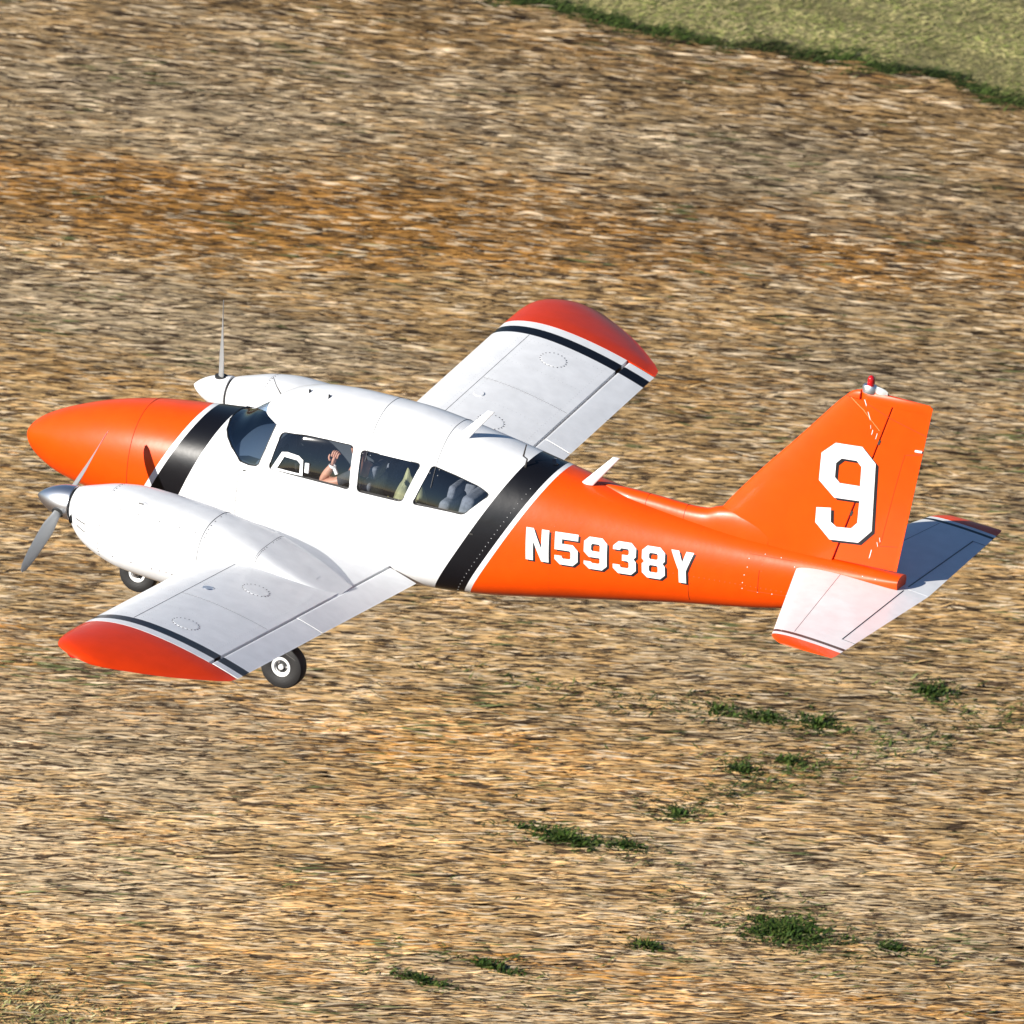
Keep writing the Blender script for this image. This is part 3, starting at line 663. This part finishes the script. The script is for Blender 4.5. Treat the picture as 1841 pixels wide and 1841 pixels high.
# ---- propellers
def make_prop(s, ang, m, lab):
    cx, cz = 1.13, .13; y0 = s * 1.72
    hub = MB(); xs = np.concatenate([[.856], .856 + .384 * np.linspace(0, 1, 22)[1:] ** 1.5]); rows = []
    for x in xs:
        t = (x - .856) / .384; r = .168 * math.sin(math.pi / 2 * min(1, t ** .76)) ** .98 + .0004
        rows.append([(x, y0 + r * math.cos(a), cz + r * math.sin(a)) for a in np.linspace(0, 2 * np.pi, 40, endpoint=False)])
    hub.grid(rows, True, True, True); pr = hub.build('propeller', m, air, sharp=60); pr['label'] = lab
    b = MB(); b.grid([[(x, y0 + r * math.cos(a), cz + r * math.sin(a)) for a in np.linspace(0, 2 * np.pi, 40, endpoint=False)] for x, r in ((1.236, .150), (1.275, .150))], True, True, True); b.build('spinner_gap', 'gasket', pr)
    b = MB(); b.grid([[(x, y0 + r * math.cos(a), cz + r * math.sin(a)) for a in np.linspace(0, 2 * np.pi, 40, endpoint=False)] for x, r in ((1.222, .1690), (1.226, .1706), (1.236, .1706), (1.240, .168))], True); b.build('spinner_backplate', m, pr)
    for k in (0, 1):
        a = ang + k * math.pi; ca, sa = math.cos(a), math.sin(a); rows = []
        for t in np.linspace(0, 1, 16):
            rad = .10 + .87 * t
            ch = float(pchip([0, .12, .35, .7, .93, 1], [.07, .085, .135, .125, .085, .03], t)); tk = float(pchip([0, .15, .5, 1], [.05, .035, .016, .006], t))
            tw = math.radians(float(pchip([0, .3, 1], [58, 42, 20], t))) * (1 if k == 0 else 1)
            sec = []
            for q in np.linspace(0, 2 * np.pi, 14, endpoint=False):
                u, v = ch * .5 * math.cos(q), tk * .5 * math.sin(q)
                du = u * math.cos(tw) - v * math.sin(tw); dx = u * math.sin(tw) + v * math.cos(tw)
                sec.append((1.14 + dx, y0 + rad * ca - du * sa, cz + rad * sa + du * ca))
            rows.append(sec)
        b = MB(); b.grid(rows, True, True, True); bl = b.build('propeller_blade', 'blade', pr)
        b = MB(); b.grid([[(1.14 + .062 * math.cos(q) , y0 + rr * ca - .055 * math.sin(q) * sa, cz + rr * sa + .055 * math.sin(q) * ca) for q in np.linspace(0, 2 * np.pi, 18, endpoint=False)] for rr in (.10, .166)], True, True, True); b.build('blade_root', 'gasket', pr)
make_prop(-1, math.radians(206), 'alu', 'propeller with polished bare metal spinner')
make_prop(1, math.radians(97), 'white', 'propeller with white painted spinner')

# ---- fin, rudder, dorsal fairing
FIN_LE = ([.62, .90, 1.01, 1.205, 1.468, 1.792, 2.089, 2.355, 2.43, 2.455], [6.98, 7.06, 7.131, 7.276, 7.486, 7.762, 8.005, 8.232, 8.32, 8.40])
def fin_le(z): return float(pchip(*FIN_LE, z))
def fin_te(z): return 8.893 + (z - .60) * .1245
def fin_hinge(z): return 8.262 + (z - .70) * .277
def fin_half(x, z, off=0):
    le, te = fin_le(z), fin_te(z); s = min(1, max(0, (x - le) / (te - le))); t = .085
    yt = 5 * t * (.2969 * math.sqrt(s) - .1260 * s - .3516 * s * s + .2843 * s ** 3 - .1036 * s ** 4)
    k = min(1, (2.47 - z) / .05) ** .5 if z > 2.42 else 1
    return max((te - le) * yt * k, .003) + off
def fin_section(z, xa, xb, nose=False, n=18):
    t = xa + (xb - xa) * (1 - np.cos(np.linspace(0, np.pi / 2, n))) if not nose else np.linspace(xa, xb, n)
    hw = np.array([fin_half(x, z) for x in t])
    if nose: hw = hw * np.sqrt(1 - (1 - np.clip((t - xa) / .016, 0, 1)) ** 2)
    return [(x, -h, z) for x, h in zip(t, hw)] + [(x, h, z) for x, h in zip(t[::-1], hw[::-1])]
zs = list(np.linspace(.62, 2.36, 24)); HT = 2.372
b = MB(); b.grid([fin_section(z, fin_le(z), fin_hinge(z) - .003) for z in zs], True, True, True); fin = b.build('fin', 'orange', air, sharp=50)
# tip of the fin ahead of the rudder horn
b = MB(); b.grid([fin_section(z, fin_le(z), 8.385) for z in (2.366, 2.39, 2.42, 2.44, 2.45, 2.457)], True, True, True); b.build('fin_cap', 'orange', fin, sharp=50)
b = MB(); b.grid([fin_section(z, fin_hinge(z) + .003, fin_te(z), True, 40) for z in np.linspace(.735, 2.36, 20)], True, True, True); rud = b.build('rudder', 'orange', air, sharp=50)
b = MB(); b.grid([fin_section(z, 8.392, fin_te(z) if z < 2.44 else fin_te(z) - .03, True, 18) for z in (2.361, 2.39, 2.41, 2.43, 2.445, 2.453)], True, True, True); b.build('rudder_horn', 'orange', rud, sharp=50)
def fin_line(pts, r=.0028, m='oseam', par=rud, name='rudder_seam'):
    b = MB(); P = [Vector(p) for p in pts]; Q = []
    for p, q in zip(P[:-1], P[1:]): Q += [p.lerp(q, k / 5) for k in range(5)]
    Q.append(P[-1]); b.tube([(x, -fin_half(x, z, -.0005), z) for x, z in Q], r, 4); return b.build(name, m, par)
fin_line([(8.448, 2.35), (8.729, 2.241), (9.095, 2.137)], .0028)
fin_line([(8.89, 1.915), (8.868, 1.816), (8.816, 1.521), (8.737, 1.024), (8.716, .957), (8.90, .985)], .003)
fin_line([(8.90, 1.915), (9.07, 1.955)], .003)
fin_line([(8.30, 2.36), (8.44, 2.27), (8.62, 2.10)], .0022, 'yellow', fin, 'fin_wire_trace')
for (x, z) in ((8.632, 1.985), (8.425, 1.225)):
    b = MB(); b.box((x - .004, -fin_half(x, z) + .001, z), (.022, .012, .05), Matrix.Rotation(math.radians(16), 3, 'Y')); b.build('hinge_slot', 'gasket', fin)
b = MB(); b.tube([(8.99, -fin_half(8.99, 1.97) - .012, 1.98), (9.06, -.016, 1.985)], .012, 6); b.build('tab_horn', 'letter', rud)
b = MB(); b.tube([(9.10, 0, 2.28), (9.20, .01, 2.25), (9.26, .015, 2.20)], [.004, .003, .002], 5); b.build('static_wick', 'screw', rud)
# beacon on the fin cap
bc = MB(); bc.grid([[(8.47 + r * 1.5 * math.cos(a), r * math.sin(a), z) for a in np.linspace(0, 2 * np.pi, 20, endpoint=False)] for r, z in ((.048, 2.44), (.050, 2.50), (.042, 2.515))], True, True, True)
bea = bc.build('beacon', 'alu', air); bea['label'] = 'red beacon light on top of the fin'
b = MB(); b.grid([[(8.475 + r * math.cos(a), r * math.sin(a), z) for a in np.linspace(0, 2 * np.pi, 18, endpoint=False)] for r, z in ((.032, 2.512), (.036, 2.53), (.034, 2.58), (.026, 2.60), (.010, 2.612), (.001, 2.614))], True, True, True); b.build('beacon_lens', 'red', bea)
b = MB(); rows = []
for t in np.linspace(0, 1, 9): rows.append([(8.54 + .13 * t, .025 * math.sin(math.pi * min(1, .15 + t)) * math.cos(a) + 1e-4, 2.452 + (.062 * math.sqrt(max(0, 1 - t ** 2)) + .002) * max(0, math.sin(a))) for a in np.linspace(0, np.pi, 10)])
b.grid(rows, False, True, True); b.build('strobe_lens', 'clear', bea)
# dorsal fairing
DX = [5.85, 6.1, 6.4, 6.76, 7.03, 7.13, 7.35, 7.62]
DT = [.900, .905, .905, .895, .93, 1.00, 1.0, .92]
def dorsal(x):
    zt = float(pchip([5.85, 6.1, 6.4, 6.76, 6.95, 7.06, 7.2], [.893, .908, .905, .893, .905, .955, .98], x)); wd = float(pchip([5.85, 6.2, 7.0, 7.4, 7.62], [.02, .10, .105, .10, .085], x)); base = float(pchip(FX, FT, x)) - .10
    th = np.linspace(0, np.pi, 17); return [(x, wd * np.sign(math.cos(a)) * abs(math.cos(a)) ** .9, base + (zt - base) * math.sin(a) ** .75) for a in th]
b = MB(); b.grid([dorsal(x) for x in np.linspace(5.85, 7.62, 34)], False, True, True); dor = b.build('dorsal_fairing', 'orange', air, sharp=60)
for x in (6.35, 6.75):
    b = MB(); b.tube([(p[0], p[1], p[2] + .0005) for p in dorsal(x)[6:17]], .0026, 4); b.build('fairing_seam', 'oseam', dor)
b = MB(); P = [(x, -fin_half(x, .72) - .012, float(pchip(FX, FT, x)) - .035) for x in np.linspace(7.45, 8.24, 10)]
b.tube(P, .0045, 5); b.build('fillet_seam', 'oseam', fin)

# ---- stabilizer
def st_le(y): return 7.945 + .30 * max(0, abs(y) - .10) if abs(y) < 1.79 else 8.452 + .9 * (abs(y) - 1.79) ** 1.6 * 3
def st_te(y): return 9.255 - .055 * abs(y) if abs(y) < 1.9 else 9.150 - .25 * (abs(y) - 1.9)
def stz(x, y, up=True, off=0):
    le, te = st_le(y), st_te(y); s = np.clip((np.asarray(x, float) - le) / (te - le), 0, 1); t = .075
    yt = 5 * t * (.2969 * np.sqrt(s) - .1260 * s - .3516 * s ** 2 + .2843 * s ** 3 - .1036 * s ** 4)
    k = 1 if abs(y) < 1.8 else max(.05, 1 - ((abs(y) - 1.8) / .16) ** 2) ** .5
    return .592 - .022 * s + (te - le) * yt * k * (1 if up else -1) + (off if up else -off)
def st_section(y):
    le, te = st_le(y), st_te(y); t = le + (te - le) * (1 - np.cos(np.linspace(0, np.pi, 24))) / 2
    return [(x, y, z) for x, z in zip(t, stz(t, y))] + [(x, y, z) for x, z in zip(t[::-1], stz(t[::-1], y, False))]
for s in (-1, 1):
    b = MB(); b.grid([st_section(s * y) for y in [0.0025, .1, .3, .6, .9, 1.2, 1.5, 1.786]], True, True, True); st = b.build('stabilizer', 'stabpaint', air, sharp=50)
    st['label'] = 'horizontal tail half with black and white bands before its orange tip'
    b = MB(); b.grid([st_section(s * y) for y in [1.789, 1.83, 1.87, 1.9, 1.925, 1.945, 1.955]], True, True, True); b.build('stabilizer_tip', 'stabpaint', st, sharp=60)
    def tl(pts, r, m='seam', name='tail_seam'):
        b = MB(); b.tube([(x, s * y, float(stz(x, s * y, True, .0003))) for x, y in pts], r, 4); b.build(name, m, st)
    tl([(9.02 + .02 * t, .06 + 1.44 * t) for t in np.linspace(0, 1, 12)], .0065, 'seam', 'trim_tab_gap')
    tl([(8.40 + .22 * t, .12 + 1.54 * t) for t in np.linspace(0, 1, 12)], .0022)
    tl([(9.045, 1.50), (9.17, 1.50)], .003)
    b = MB(); z = float(stz(9.16, s * 1.78)); b.tube([(9.13, s * 1.78, z), (9.27, s * 1.80, z - .02)], [.004, .002], 5); b.build('static_wick', 'screw', st)

# ---- lettering
def decal(name, outer, holes, surf, off, m, par, label=None):
    polys = [[Vector((x, z, 0)) for x, z in outer]] + [[Vector((x, z, 0)) for x, z in h] for h in holes]
    tris = tessellate_polygon(polys); flat = [p for q in polys for p in q]
    bm = bmesh.new(); vs = [bm.verts.new((p.x, 0, p.y)) for p in flat]
    for t in tris:
        try: bm.faces.new([vs[i] for i in t])
        except ValueError: pass
    x0 = min(p.x for p in flat); x1 = max(p.x for p in flat); z0 = min(p.y for p in flat); z1 = max(p.y for p in flat)
    for x in np.arange(x0, x1, .04)[1:]: bmesh.ops.bisect_plane(bm, geom=bm.verts[:] + bm.edges[:] + bm.faces[:], plane_co=(x, 0, 0), plane_no=(1, 0, 0))
    for z in np.arange(z0, z1, .03)[1:]: bmesh.ops.bisect_plane(bm, geom=bm.verts[:] + bm.edges[:] + bm.faces[:], plane_co=(0, 0, z), plane_no=(0, 0, 1))
    for v in bm.verts: v.co.y = -surf(v.co.x, v.co.z) - off
    me = bpy.data.meshes.new(name); bm.to_mesh(me); bm.free(); me.materials.append(M[m]); me.shade_smooth()
    o = link(name, me, par)
    if label: o['label'] = label
    return o
# glyph outlines in a 0..1 x 0..1 box (width, height)
K = .27; c = .18; sx = .30; sy = .21
GL = {
 'N': ([(0, 0), (0, 1), (.32, 1), (.68, .40), (.68, 1), (1, 1), (1, 0), (.68, 0), (.32, .60), (.32, 0)], []),
 '5': ([(0, .46), (0, 1), (1, 1), (1, .80), (.31, .80), (.31, .66), (.78, .66), (1, .50), (1, .15), (.78, 0), (.22, 0), (0, .15), (0, .28), (.31, .28), (.31, .24), (.36, .20), (.64, .20), (.69, .24), (.69, .42), (.64, .46)], []),
 '9': ([(0, .24), (0, .14), (.22, 0), (.78, 0), (1, .15), (1, .85), (.78, 1), (.22, 1), (0, .85), (0, .53), (.22, .38), (.69, .38), (.69, .24), (.64, .20), (.36, .20), (.31, .24)], [[(.31, .62), (.31, .76), (.36, .80), (.64, .80), (.69, .76), (.69, .58), (.36, .58)]]),
 '3': ([(0, .28), (0, .15), (.22, 0), (.78, 0), (1, .15), (1, .43), (.90, .51), (1, .59), (1, .85), (.78, 1), (.22, 1), (0, .85), (0, .74), (.31, .74), (.31, .76), (.36, .80), (.64, .80), (.69, .76), (.69, .65), (.64, .61), (.40, .61), (.40, .42), (.64, .42), (.69, .38), (.69, .24), (.64, .20), (.36, .20), (.31, .24), (.31, .28)], []),
 '8': ([(0, .15), (.22, 0), (.78, 0), (1, .15), (1, .43), (.90, .51), (1, .59), (1, .85), (.78, 1), (.22, 1), (0, .85), (0, .59), (.10, .51), (0, .43)], [[(.31, .24), (.31, .38), (.36, .42), (.64, .42), (.69, .38), (.69, .24), (.64, .20), (.36, .20)], [(.31, .65), (.31, .76), (.36, .80), (.64, .80), (.69, .76), (.69, .65), (.64, .61), (.36, .61)]]),
 'Y': ([(.34, 0), (.34, .40), (0, 1), (.34, 1), (.5, .66), (.66, 1), (1, 1), (.66, .40), (.66, 0)], []),
}
for i, ch in enumerate('N5938Y'):
    X0 = 5.357 + .279 * i; out, hol = GL[ch]
    def T(p, dx=0, dz=0): x = X0 + p[0] * .222; z = .200 + p[1] * .306; return (x + (1 - p[1]) * .034 + dx, z + .028 * (x - 5.36) + dz)
    decal('registration_letter_shadow', [T(p, .022, -.014) for p in out], [[T(p, .022, -.014) for p in h] for h in hol], fside, .002, 'lshadow', fus)
    decal('registration_letter', [T(p) for p in out], [[T(p) for p in h] for h in hol], fside, .004, 'letter', fus)
decal('storm_window_frame', STORM[0], [STORM[1]], fside, .001, 'white', fus)
N9 = [(8.2, 1.887), (8.468, 1.908), (8.615, 1.769), (8.635, 1.093), (8.515, .950), (8.229, .920), (8.074, 1.061), (8.071, 1.211), (8.216, 1.237), (8.226, 1.098), (8.287, 1.060), (8.43, 1.077), (8.487, 1.144), (8.489, 1.365), (8.238, 1.345), (8.07, 1.485), (8.068, 1.758)]
H9 = [(8.276, 1.747), (8.428, 1.757), (8.478, 1.707), (8.482, 1.514), (8.281, 1.501), (8.226, 1.549), (8.224, 1.69)]
decal('tail_number_shadow', [(x + .030, z - .020) for x, z in N9], [[(x + .030, z - .020) for x, z in H9]], fin_half, .003, 'lshadow', fin)
decal('tail_number', N9, [H9], fin_half, .006, 'letter', fin)

for (x, z, w_, h_, a) in ((8.455, 2.345, .012, .07, .5), (8.505, 2.225, .010, .09, .45), (8.55, 2.07, .010, .06, -.1), (8.595, 2.04, .008, .07, -.15), (8.53, 2.12, .006, .04, .2), (8.64, .86, .012, .10, -.12), (8.72, 1.02, .008, .05, .3), (8.70, .97, .008, .05, .3)):
    q = [(x + math.cos(a) * dx - math.sin(a) * dz, z + math.sin(a) * dx + math.cos(a) * dz) for dx, dz in ((-w_ / 2, -h_ / 2), (w_ * .2, -h_ * .3), (w_ / 2, h_ * .4), (-w_ * .1, h_ / 2))]
    decal('paint_chip', q, [], fin_half, .002, 'letter', fin)
# ---- landing gear
def wheel(cx, cy, cz, R, Wd, face, gear):
    b = MB(); prof = [(.44, .34), (.47, .45), (.64, .52), (.85, .50), (.95, .42), (.99, .30), (1.0, .12)]
    prof = prof + [(r, -q) for r, q in prof[::-1]]
    b.grid([[(cx + R * r * math.cos(a), cy + q * Wd, cz + R * r * math.sin(a)) for a in np.linspace(0, 2 * np.pi, 48, endpoint=False)] for r, q in prof], True)
    ty = b.build('wheel', 'rubber', gear)
    ty['label'] = 'black tyre with a white metal hub'
    b = MB(); pr = [(.48, .33), (.44, .43), (.33, .42), (.30, .30), (.17, .22), (.17, .10)]
    for f in (1, -1): b.grid([[(cx + R * r * math.cos(a), cy + f * face * q * Wd, cz + R * r * math.sin(a)) for a in np.linspace(0, 2 * np.pi, 32, endpoint=False)] for r, q in pr], True, False, True)
    b.build('rim', 'letter', ty)
    for f in (1, -1):
        b = MB(); b.grid([[(cx + R * r * math.cos(a), cy + f * face * q * Wd, cz + R * r * math.sin(a)) for a in np.linspace(0, 2 * np.pi, 24, endpoint=False)] for r, q in ((.29, .285), (.14, .31))], True, True, False)
        b.build('brake_disc', 'gasket', ty)
    b = MB(); b.grid([[(cx + R * r * math.cos(a), cy + face * q * Wd, cz + R * r * math.sin(a)) for a in np.linspace(0, 2 * np.pi, 20, endpoint=False)] for r, q in ((.12, .28), (.12, .44), (.07, .48))], True, False, True); b.build('hub_cap', 'letter', ty)
    for k in range(3):
        a = 2.2 + k * 2.09; b = MB(); b.disc((cx + R * .22 * math.cos(a), cy + face * .31 * Wd, cz + R * .22 * math.sin(a)), (0, face, 0), .012, 8, .008); b.build('bolt', 'alu', ty)
    return ty
def main_gear(s):
    x, y, z = 3.517, s * 1.72, -.955
    b = MB(); b.tube([(3.40, y - s * .02, -.30), (3.45, y - s * .02, -.62)], .05, 16); g = b.build('landing_gear', 'white', air)
    b = MB(); b.tube([(3.45, y - s * .02, -.62), (3.475, y - s * .02, -.76)], .034, 16); b.build('oleo_piston', 'alu', g)
    b = MB(); b.tube([(3.475, y - s * .02, -.74), (3.50, y - s * .14, -.80), (x, y - s * .14, z)], [.04, .032, .032], 12); b.tube([(x, y - s * .15, z), (x, y + s * .03, z)], .026, 12); b.build('fork', 'steel', g)
    b = MB(); b.tube([(3.52, y - s * .02, -.60), (3.60, y - s * .05, -.72), (3.53, y - s * .1, -.84)], .014, 8); b.build('scissor_link', 'steel', g)
    b = MB(); b.tube([(3.0, y, -.36), (3.43, y, -.58)], .02, 8); b.build('drag_brace', 'steel', g)
    for q in (-1, 1):
        b = MB(); b.box((3.35, y + q * .20, -.50), (.62, .012, .26), Matrix.Rotation(q * .12, 3, 'X')); bevel(b.build('gear_door', 'white', g), .004)
    wheel(x, y, z, .218, .155, s, g)
main_gear(-1); main_gear(1)
b = MB(); b.tube([(1.30, 0, -.36), (1.26, 0, -.78)], .045, 16); ng = b.build('landing_gear', 'white', air)
b = MB(); b.tube([(1.26, 0, -.78), (1.24, 0, -.93)], .03, 14); b.build('oleo_piston', 'alu', ng)
for q in (-1, 1):
    b = MB(); b.tube([(1.24, 0, -.92), (1.235, q * .10, -.96), (1.212, q * .10, -1.140)], .022, 10); b.build('fork', 'steel', ng)
b = MB(); b.tube([(1.212, -.11, -1.140), (1.212, .11, -1.140)], .018, 10); b.build('axle', 'steel', ng)
for q in (-1, 1):
    b = MB(); b.box((1.45, q * .17, -.52), (.6, .010, .20)); bevel(b.build('gear_door', 'orange', ng), .003)
wheel(1.212, 0, -1.140, .192, .14, -1, ng)

# ---- cabin
b = MB(); b.box((3.6, 0, -.15), (2.8, 1.10, .04)); b.build('cabin_floor', 'cabin', air)
b = MB(); rows = []
for y in np.linspace(-.50, .50, 13):
    hh = .60 - .10 * (y / .5) ** 2; rows.append([(2.50, y, -.1), (2.50, y, hh - .10), (2.62, y, hh - .03), (2.60, y, hh), (2.45, y, hh + .01), (2.25, y, hh - .04)])
b.grid(rows); ip = b.build('instrument_panel', 'dash', air)
for k, (y, z) in enumerate([(-.36, .36), (-.24, .36), (-.12, .36), (0, .36), (.12, .36), (.24, .36), (-.30, .24), (-.18, .24), (.18, .24), (.30, .24)]):
    b = MB(); b.grid([[(2.505, y + r * math.cos(a), z + r * math.sin(a)) for a in np.linspace(0, 2 * np.pi, 16, endpoint=False)] for r in (.046, .04)] + [[(2.512, y + .04 * math.cos(a), z + .04 * math.sin(a)) for a in np.linspace(0, 2 * np.pi, 16, endpoint=False)]], True, False, True); b.build('gauge', 'screw', ip)
def seat(x, y, wd, lab):
    b = MB(); b.box((x, y, -.02), (.46, wd, .16)); st = bevel(b.build('seat', 'seatcloth', air), .05); st['label'] = lab
    b = MB(); b.box((x + .27, y, .28), (.12, wd, .52), Matrix.Rotation(.16, 3, 'Y')); bevel(b.build('backrest', 'seatcloth', st), .05, 4)
    b = MB(); b.box((x + .33, y, .60), (.08, wd * .6, .14), Matrix.Rotation(.16, 3, 'Y')); bevel(b.build('headrest', 'seatcloth', st), .03, 3)
seat(3.36, -.30, .44, 'front seat behind the storm window'); seat(3.36, .30, .44, 'front seat on the far side of the cabin')
seat(4.18, -.30, .44, 'middle seat seen through the second window'); seat(4.18, .30, .44, 'middle seat on the far side of the cabin')
b = MB(); b.box((4.66, 0, .32), (.14, 1.0, .62), Matrix.Rotation(.2, 3, 'Y')); rs = bevel(b.build('rear_bench_back', 'seatcloth', air), .05, 4)
b = MB(); b.box((4.50, 0, -.02), (.40, 1.0, .18)); bevel(b.build('cushion', 'seatcloth', rs), .05, 3)
for y in (-.30, .30):
    b = MB(); b.tube([(2.52, y, .25), (2.78, y, .27)], .016, 8); yk = b.build('control_yoke', 'panel', air)
    b = MB(); b.tube([(2.79, y - .15, .40), (2.79, y - .16, .30), (2.79, y - .10, .25), (2.79, y + .10, .25), (2.79, y + .16, .30), (2.79, y + .15, .40)], .015, 8); b.build('yoke_grip', 'panel', yk)

# ---- pilot and the loose cloth in the cabin
def skin_mesh(name, joints, edges, radii, m, parent=None, root=0, sub=2):
    me = bpy.data.meshes.new(name); me.from_pydata([tuple(Vector(j)) for j in joints], edges, []); me.update()
    o = link(name, me, parent); md = o.modifiers.new('skin', 'SKIN'); sv = me.skin_vertices[0].data if me.skin_vertices else None
    if sv is None:
        bm = bmesh.new(); bm.from_mesh(me); bm.verts.layers.skin.verify(); bm.to_mesh(me); bm.free(); sv = me.skin_vertices[0].data
    for i, r in enumerate(radii): sv[i].radius = (r, r) if not isinstance(r, tuple) else r
    sv[root].use_root = True; md.use_smooth_shade = True
    sb = o.modifiers.new('sub', 'SUBSURF'); sb.levels = sb.render_levels = sub
    dep = bpy.context.evaluated_depsgraph_get(); dep.update(); nm = bpy.data.meshes.new_from_object(o.evaluated_get(dep)); o.modifiers.clear(); o.data = nm
    nm.materials.clear(); nm.materials.append(M[m]); nm.shade_smooth(); return o
px, py = 3.47, -.29
V = lambda x, y, z: (x, y, z + H)
J = [V(px, py, .14), V(px + .03, py, .30), V(px + .05, py, .46), V(px + .05, py, .57), V(px + .03, py, .66), V(px, py, .76), V(px - .005, py, .86),        # 0-6 spine, neck, head
     V(px + .05, py - .15, .55), V(px - .12, py - .205, .45), V(3.20, -.475, .425), V(3.255, -.475, .53), V(3.30, -.472, .61),                                # 7-11 port arm to wrist
     V(px + .05, py + .16, .54), V(px - .05, py + .22, .36), V(px - .28, py + .18, .30), V(px - .42, py + .14, .32),                                          # 12-15 other arm
     V(px - .02, py - .09, .12), V(px - .40, py - .11, .14), V(px - .50, py - .11, -.08), V(px - .02, py + .09, .12), V(px - .40, py + .11, .14), V(px - .50, py + .11, -.08),
     V(px - .60, py - .11, -.10), V(px - .60, py + .11, -.10)]
E_ = [(0, 1), (1, 2), (2, 3), (3, 4), (4, 5), (5, 6), (3, 7), (7, 8), (8, 9), (9, 10), (10, 11), (3, 12), (12, 13), (13, 14), (14, 15), (0, 16), (16, 17), (17, 18), (18, 22), (0, 19), (19, 20), (20, 21), (21, 23)]
RAD = [(.15, .12), (.15, .12), (.155, .12), (.10, .09), .055, .085, .075, .062, .05, .045, .042, .03, .062, .05, .04, .028, .085, .062, .05, .085, .062, .05, .04, .04]
pilot = skin_mesh('person', J, E_, RAD, 'skin', None, 0)
tag(pilot, 'pilot in a charcoal shirt, bare forearm raised at the front side window', 'person')
def sub_skin(name, ids, scale, m, sub=2):
    mp = {j: i for i, j in enumerate(ids)}; ee = [(mp[a], mp[b]) for a, b in E_ if a in mp and b in mp]
    rr = [tuple(q * scale for q in RAD[j]) if isinstance(RAD[j], tuple) else RAD[j] * scale for j in ids]
    return skin_mesh(name, [J[j] for j in ids], ee, rr, m, pilot, 0, sub)
sub_skin('shirt', [0, 1, 2, 3, 7, 8, 12, 13], 1.10, 'shirt'); sub_skin('trousers', [0, 16, 17, 18, 19, 20, 21], 1.08, 'trousers')
b = MB()
for t in np.linspace(.0, 1, 9):
    a = t * math.pi * .62; r = .098 * math.cos(a * .72) + .004
    b.v += [(px + .012 + r * math.cos(q) * 1.05, py + r * .88 * math.sin(q), H + .80 + .125 * math.sin(a * .8) * 1.0) for q in np.linspace(0, 2 * np.pi, 20, endpoint=False)]
b.f = [(i * 20 + j, i * 20 + (j + 1) % 20, (i + 1) * 20 + (j + 1) % 20, (i + 1) * 20 + j) for i in range(8) for j in range(20)] + [tuple(160 + j for j in range(20))]
b.build('hair', 'hair', pilot)
# raised hand: palm, four fingers curled over, thumb to the side
W0 = Vector(V(3.30, -.472, .61)); up = Vector((.12, 0, 1)).normalized(); fw = Vector((1, 0, -.12)).normalized(); sd = Vector((0, -1, 0))
pj = [W0, W0 + up * .05 + fw * .004, W0 + up * .095 + fw * .01]; hd = skin_mesh('hand', pj, [(0, 1), (1, 2)], [(.026, .020), (.038, .022), (.036, .02)], 'skin', pilot, 0, 2)
for k, L in enumerate((.085, .095, .09, .07)):
    base = W0 + up * .095 + fw * (-.030 + .020 * k) ; d1 = (up * .75 - sd * .2 + fw * .1).normalized(); d2 = (up * .1 + sd * -.9 + fw * .2).normalized(); d3 = (-up * .7 - sd * .5).normalized()
    f = [base - up * .02, base + d1 * L * .42, base + d1 * L * .42 + d2 * L * .34, base + d1 * L * .42 + d2 * L * .34 + d3 * L * .26]
    skin_mesh('finger', f, [(0, 1), (1, 2), (2, 3)], [.010, .0095, .009, .0075], 'skin', hd, 0, 1)
tb = W0 + up * .03 - fw * .032
skin_mesh('thumb', [tb, tb - fw * .022 + up * .03, tb - fw * .02 + up * .065 - sd * .015], [(0, 1), (1, 2)], [.012, .011, .009], 'skin', hd, 0, 1)
b = MB(); wc = W0 - up * .01; b.grid([[tuple(wc + up * h + (fw * math.cos(a) * .036 + sd * math.sin(a) * .03)) for a in np.linspace(0, 2 * np.pi, 20, endpoint=False)] for h in (-.014, .014)], True); b.build('wristband', 'letter', pilot)
b = MB(); b.box(tuple(wc + fw * .05 - up * .03 + sd * .02), (.03, .02, .06), Matrix.Rotation(-.5, 3, 'Y')); b.build('watch', 'letter', pilot)
def cloth(name, x0, y0, z0, lx, ly, hz, m, label, seed):
    b = MB(); nx, ny = 40, 34; rows = []
    for i in range(nx):
        u = i / (nx - 1); row = []
        for j in range(ny):
            v = j / (ny - 1)
            nz = lambda k, sd_: float(vnoise(np.array(u * k), np.array(v * k * .8), seed + sd_))
            r2 = min(1, (2 * u - 1) ** 2 + (2 * v - 1) ** 2)
            h = hz * (1 - r2) ** .55 * (.35 + .55 * nz(3.3, 0) + .35 * nz(8, 1)) + .03 * abs(nz(14, 2) - .5)
            row.append((x0 + lx * u + .03 * math.sin(v * 5), y0 + ly * v + .02 * math.sin(u * 7), H + z0 + h))
        rows.append(row)
    b.grid(rows); base = [(p[0], p[1], H + z0 - .003) for p in (rows[0][0], rows[0][-1], rows[-1][-1], rows[-1][0])]
    b.add(base, [(0, 1, 2, 3)]); return tag(b.build(name, m), label, 'cloth')
cloth('crumpled_jacket', 3.80, -.52, .065, .44, .46, .55, 'jacket', 'crumpled olive jacket heaped on the middle cabin seat', 71)
cloth('yellow_cloth', 3.78, -.52, .05, .16, .22, .40, 'yellow', 'pale yellow cloth beside the olive jacket in the cabin', 81)
